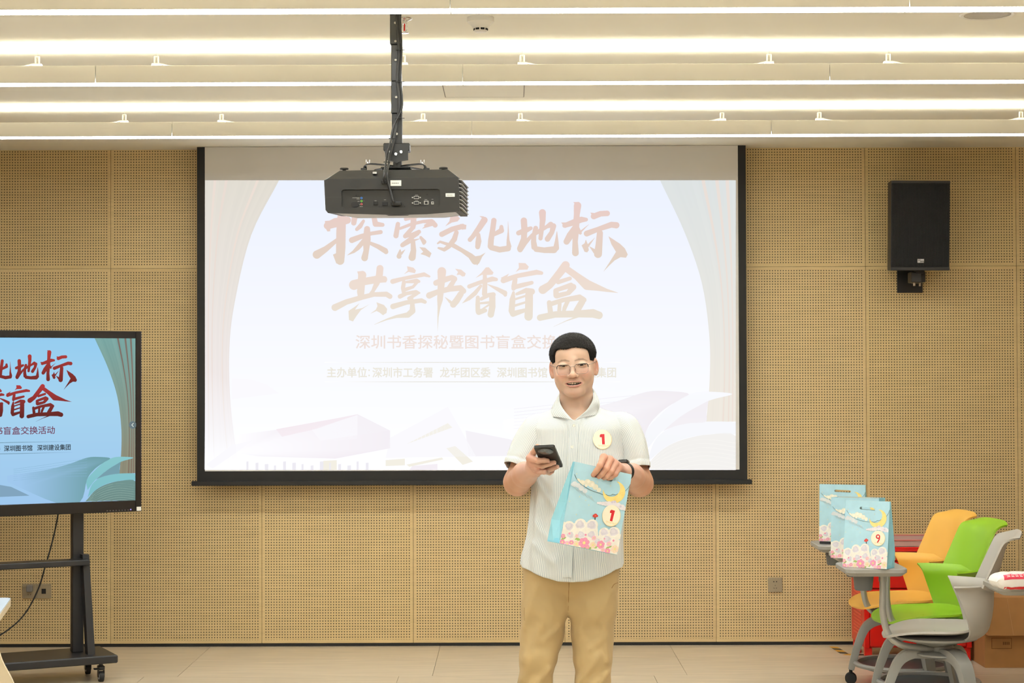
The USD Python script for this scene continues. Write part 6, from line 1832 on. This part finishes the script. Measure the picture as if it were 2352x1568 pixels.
for k in range(24):
    z = 0.13 + k * 0.0192
    obj("side_louvre", bx(cx0 - 0.0035, cx0 + 0.002, cy0 + 0.08, cy0 + 0.30, z, z + 0.008, 0.001), mat("louvre_red", lin(225, 78, 58), 0.4, vary=0.03), cb_t)
for x in (cx0 + 0.015, cx1 - 0.035):
    for y in (cy0 + 0.01, cy1 - 0.05):
        obj("foot", bx(x - 0.012, x + 0.03, y, y + 0.03, 0, 0.075, 0.002), red, cb_t)
tr_t = thing("plastic_tray", "clear pinkish plastic tray on top of the red cabinet", "tray", ((cx0 + cx1) / 2, 10.38, zz(1257)))
clear = mat("clear_pink_plastic", lin(226, 190, 182), 0.25, trans=0.35, vary=0.04)
z0 = zz(1257) + 0.0008
obj("tray_walls", [bx(cx0 + 0.01, cx1 - 0.01, cy0 + 0.03, cy0 + 0.034, z0, z0 + 0.036, 0.001), bx(cx0 + 0.01, cx1 - 0.01, cy1 - 0.034, cy1 - 0.03, z0, z0 + 0.036, 0.001), bx(cx0 + 0.01, cx0 + 0.014, cy0 + 0.03, cy1 - 0.03, z0, z0 + 0.036, 0.001), bx(cx1 - 0.014, cx1 - 0.01, cy0 + 0.03, cy1 - 0.03, z0, z0 + 0.036, 0.001), bx(cx0 + 0.01, cx1 - 0.01, cy0 + 0.03, cy1 - 0.03, z0, z0 + 0.003)], clear, tr_t)
obj("tray_rim", [bx(cx0 + 0.004, cx1 - 0.004, cy0 + 0.024, cy0 + 0.036, z0 + 0.034, z0 + 0.040, 0.002), bx(cx0 + 0.004, cx1 - 0.004, cy1 - 0.036, cy1 - 0.024, z0 + 0.034, z0 + 0.040, 0.002), bx(cx0 + 0.004, cx0 + 0.016, cy0 + 0.03, cy1 - 0.03, z0 + 0.034, z0 + 0.040, 0.002), bx(cx1 - 0.016, cx1 - 0.004, cy0 + 0.03, cy1 - 0.03, z0 + 0.034, z0 + 0.040, 0.002)], mat("tray_rim_pink", lin(206, 120, 116), 0.3, vary=0.05), tr_t)

card = mat("cardboard", lin(176, 128, 78), 0.85, vary=0.06, vscale=9, bump=0.08, bscale=300)
card_dark = mat("cardboard_print", lin(120, 82, 44), 0.9)


def carton(x0, x1, y0, y1, z0, z1, label, marks):
    t = thing("cardboard_box", label, "box", ((x0 + x1) / 2, (y0 + y1) / 2, z0))
    th = 0.004
    obj("front_side", bx(x0, x1, y0, y0 + th, z0, z1, 0.001), card, t)
    obj("back_side", bx(x0, x1, y1 - th, y1, z0, z1, 0.001), card, t)
    obj("end_side", bx(x0, x0 + th, y0 + th, y1 - th, z0, z1, 0.001), card, t)
    obj("end_side", bx(x1 - th, x1, y0 + th, y1 - th, z0, z1, 0.001), card, t)
    obj("bottom", bx(x0 + th, x1 - th, y0 + th, y1 - th, z0, z0 + th), card, t)
    for s in (0, 1):
        obj("top_flap", bx(x0 + th, x1 - th, y0 + th if s == 0 else (y0 + y1) / 2 + 0.001, (y0 + y1) / 2 - 0.001 if s == 0 else y1 - th, z1 - th, z1), card, t)
    obj("packing_tape", bx(x0 + th, x1 - th, (y0 + y1) / 2 - 0.03, (y0 + y1) / 2 + 0.03, z1, z1 + 0.0005), mat("brown_tape", lin(190, 146, 92), 0.3, vary=0.03), t)
    if marks:
        ms = []
        for a in (0.12, 0.40):
            xx, zc_ = x0 + (x1 - x0) * a, z0 + (z1 - z0) * 0.72
            ms.append(prism(shapely.box(-0.05, -0.03, 0.06, 0.03).difference(shapely.box(-0.047, -0.027, 0.057, 0.027)), (xx, y0 - 0.0002, zc_), (1, 0, 0), (0, 0, 1), -0.0003))
            for i in range(4):
                ms.append(bx(xx + 0.012 + 0.010 * i, xx + 0.018 + 0.010 * i, y0 - 0.0005, y0 - 0.0001, zc_ - 0.008, zc_ + 0.008))
        obj("printed_marks", ms, card_dark, t)
    else:
        obj("crease", [hull([(x, y0 - 0.0006, z1 - 0.002), (x + 0.003, y0 - 0.0006, z1 - 0.002), (x + 0.034, y0 - 0.0006, z0 + 0.004), (x + 0.037, y0 - 0.0006, z0 + 0.004), (x, y0, z1 - 0.002), (x + 0.037, y0, z0 + 0.004)]) for x in (x0 + 0.10, x0 + 0.19)], mat("cardboard_crease", lin(190, 144, 94), 0.85), t)
    return t


bz = P(2300, 1457, 9.95)[2]
carton(P(2262, 1480, 9.98)[0], P(2262, 1480, 9.98)[0] + 0.72, 9.98, 10.42, 0.0, bz, "lower cardboard box on the floor right of the red cabinet, with printed marks", True)
carton(P(2270, 1400, 9.90)[0], P(2270, 1400, 9.90)[0] + 0.70, 9.90, 10.36, bz + 0.001, P(2300, 1372, 9.90)[2], "upper cardboard box stacked at the right behind the grey chair", False)

# hazard tape on the floor
yel, blk = mat("tape_yellow", lin(226, 168, 30), 0.4, vary=0.04), mat("tape_black", (0.025, 0.022, 0.02), 0.45, vary=0.1)
Fz = lambda px, py: on_tablet(px, py, 0.0)
tp_ = thing("floor_tape", "yellow and black hazard tape marking the floor in front of the red cabinet", "tape", Fz(1940, 1498))


def tape(a, b, wdt):
    a, b = np.array(a), np.array(b)
    L = np.linalg.norm(b - a)
    d = (b - a) / L
    s = np.array([-d[1], d[0], 0])
    ys, bs = [], []
    n = max(2, int(L / 0.055))
    for i in range(n):
        q = [a + d * (L * (i + f) / n) + s * w_ * wdt for f, w_ in ((0, -0.5), (1, -0.5), (1.35, 0.5), (0.35, 0.5))]
        (ys if i % 2 == 0 else bs).append(hull([p + [0, 0, h] for p in q for h in (0.0001, 0.0008)]))
    return ys, bs


y1_, b1_ = tape(Fz(1913, 1484), Fz(1938, 1500), 0.045)
y2_, b2_ = tape(Fz(1935, 1502.5), Fz(2110, 1505.5), 0.045)
obj("yellow_tape", y1_ + y2_, yel, tp_)
obj("black_stripe", b1_ + b2_, blk, tp_)

# table whose corner enters at the left edge
tw = thing("side_table", "corner of a white-topped table with a pale cream leg at the left edge", "table", (-2.3, 6.6, 0))
TMx = place(rot([0, 0, 1], 10.5), (-1.928, 7.045, 0))
TS = lambda m: xf(m, TMx)
obj("tabletop", TS(prism(shapely.affinity.translate(rrect(0.70, 1.2, 0.03, 6), -0.35, -0.6), (0, 0, 0.727), (1, 0, 0), (0, 1, 0), 0.028)), mat("table_white", lin(206, 214, 222), 0.25, vary=0.02), tw)
obj("edge_band", TS(prism(shapely.affinity.translate(rrect(0.702, 1.202, 0.031, 6).difference(rrect(0.696, 1.196, 0.028, 6)), -0.35, -0.6), (0, 0, 0.7265), (1, 0, 0), (0, 1, 0), 0.024)), mat("table_edge_cream", lin(214, 200, 172), 0.4, vary=0.04), tw)
creamw = mat("cream_ply", lin(240, 224, 192), 0.45, vary=0.04, vscale=12)
for y in (-0.09, -1.05):
    obj("leg", TS(tube(curve([(-0.12, y, 0.71), (-0.075, y, 0.62), (-0.045, y, 0.52), (0.002, y, 0.42), (0.020, y, 0.30), (0.026, y, 0.0)], 5), 1.0, section=[(-0.022, -0.014), (0.022, -0.014), (0.022, 0.014), (-0.022, 0.014)], up=(1, 0, 0))), creamw, tw)
    obj("leg", TS(tube(curve([(-0.58, y, 0.71), (-0.625, y, 0.62), (-0.655, y, 0.52), (-0.695, y, 0.40), (-0.712, y, 0.28), (-0.718, y, 0.0)], 5), 1.0, section=[(-0.022, -0.014), (0.022, -0.014), (0.022, 0.014), (-0.022, 0.014)], up=(1, 0, 0))), creamw, tw)
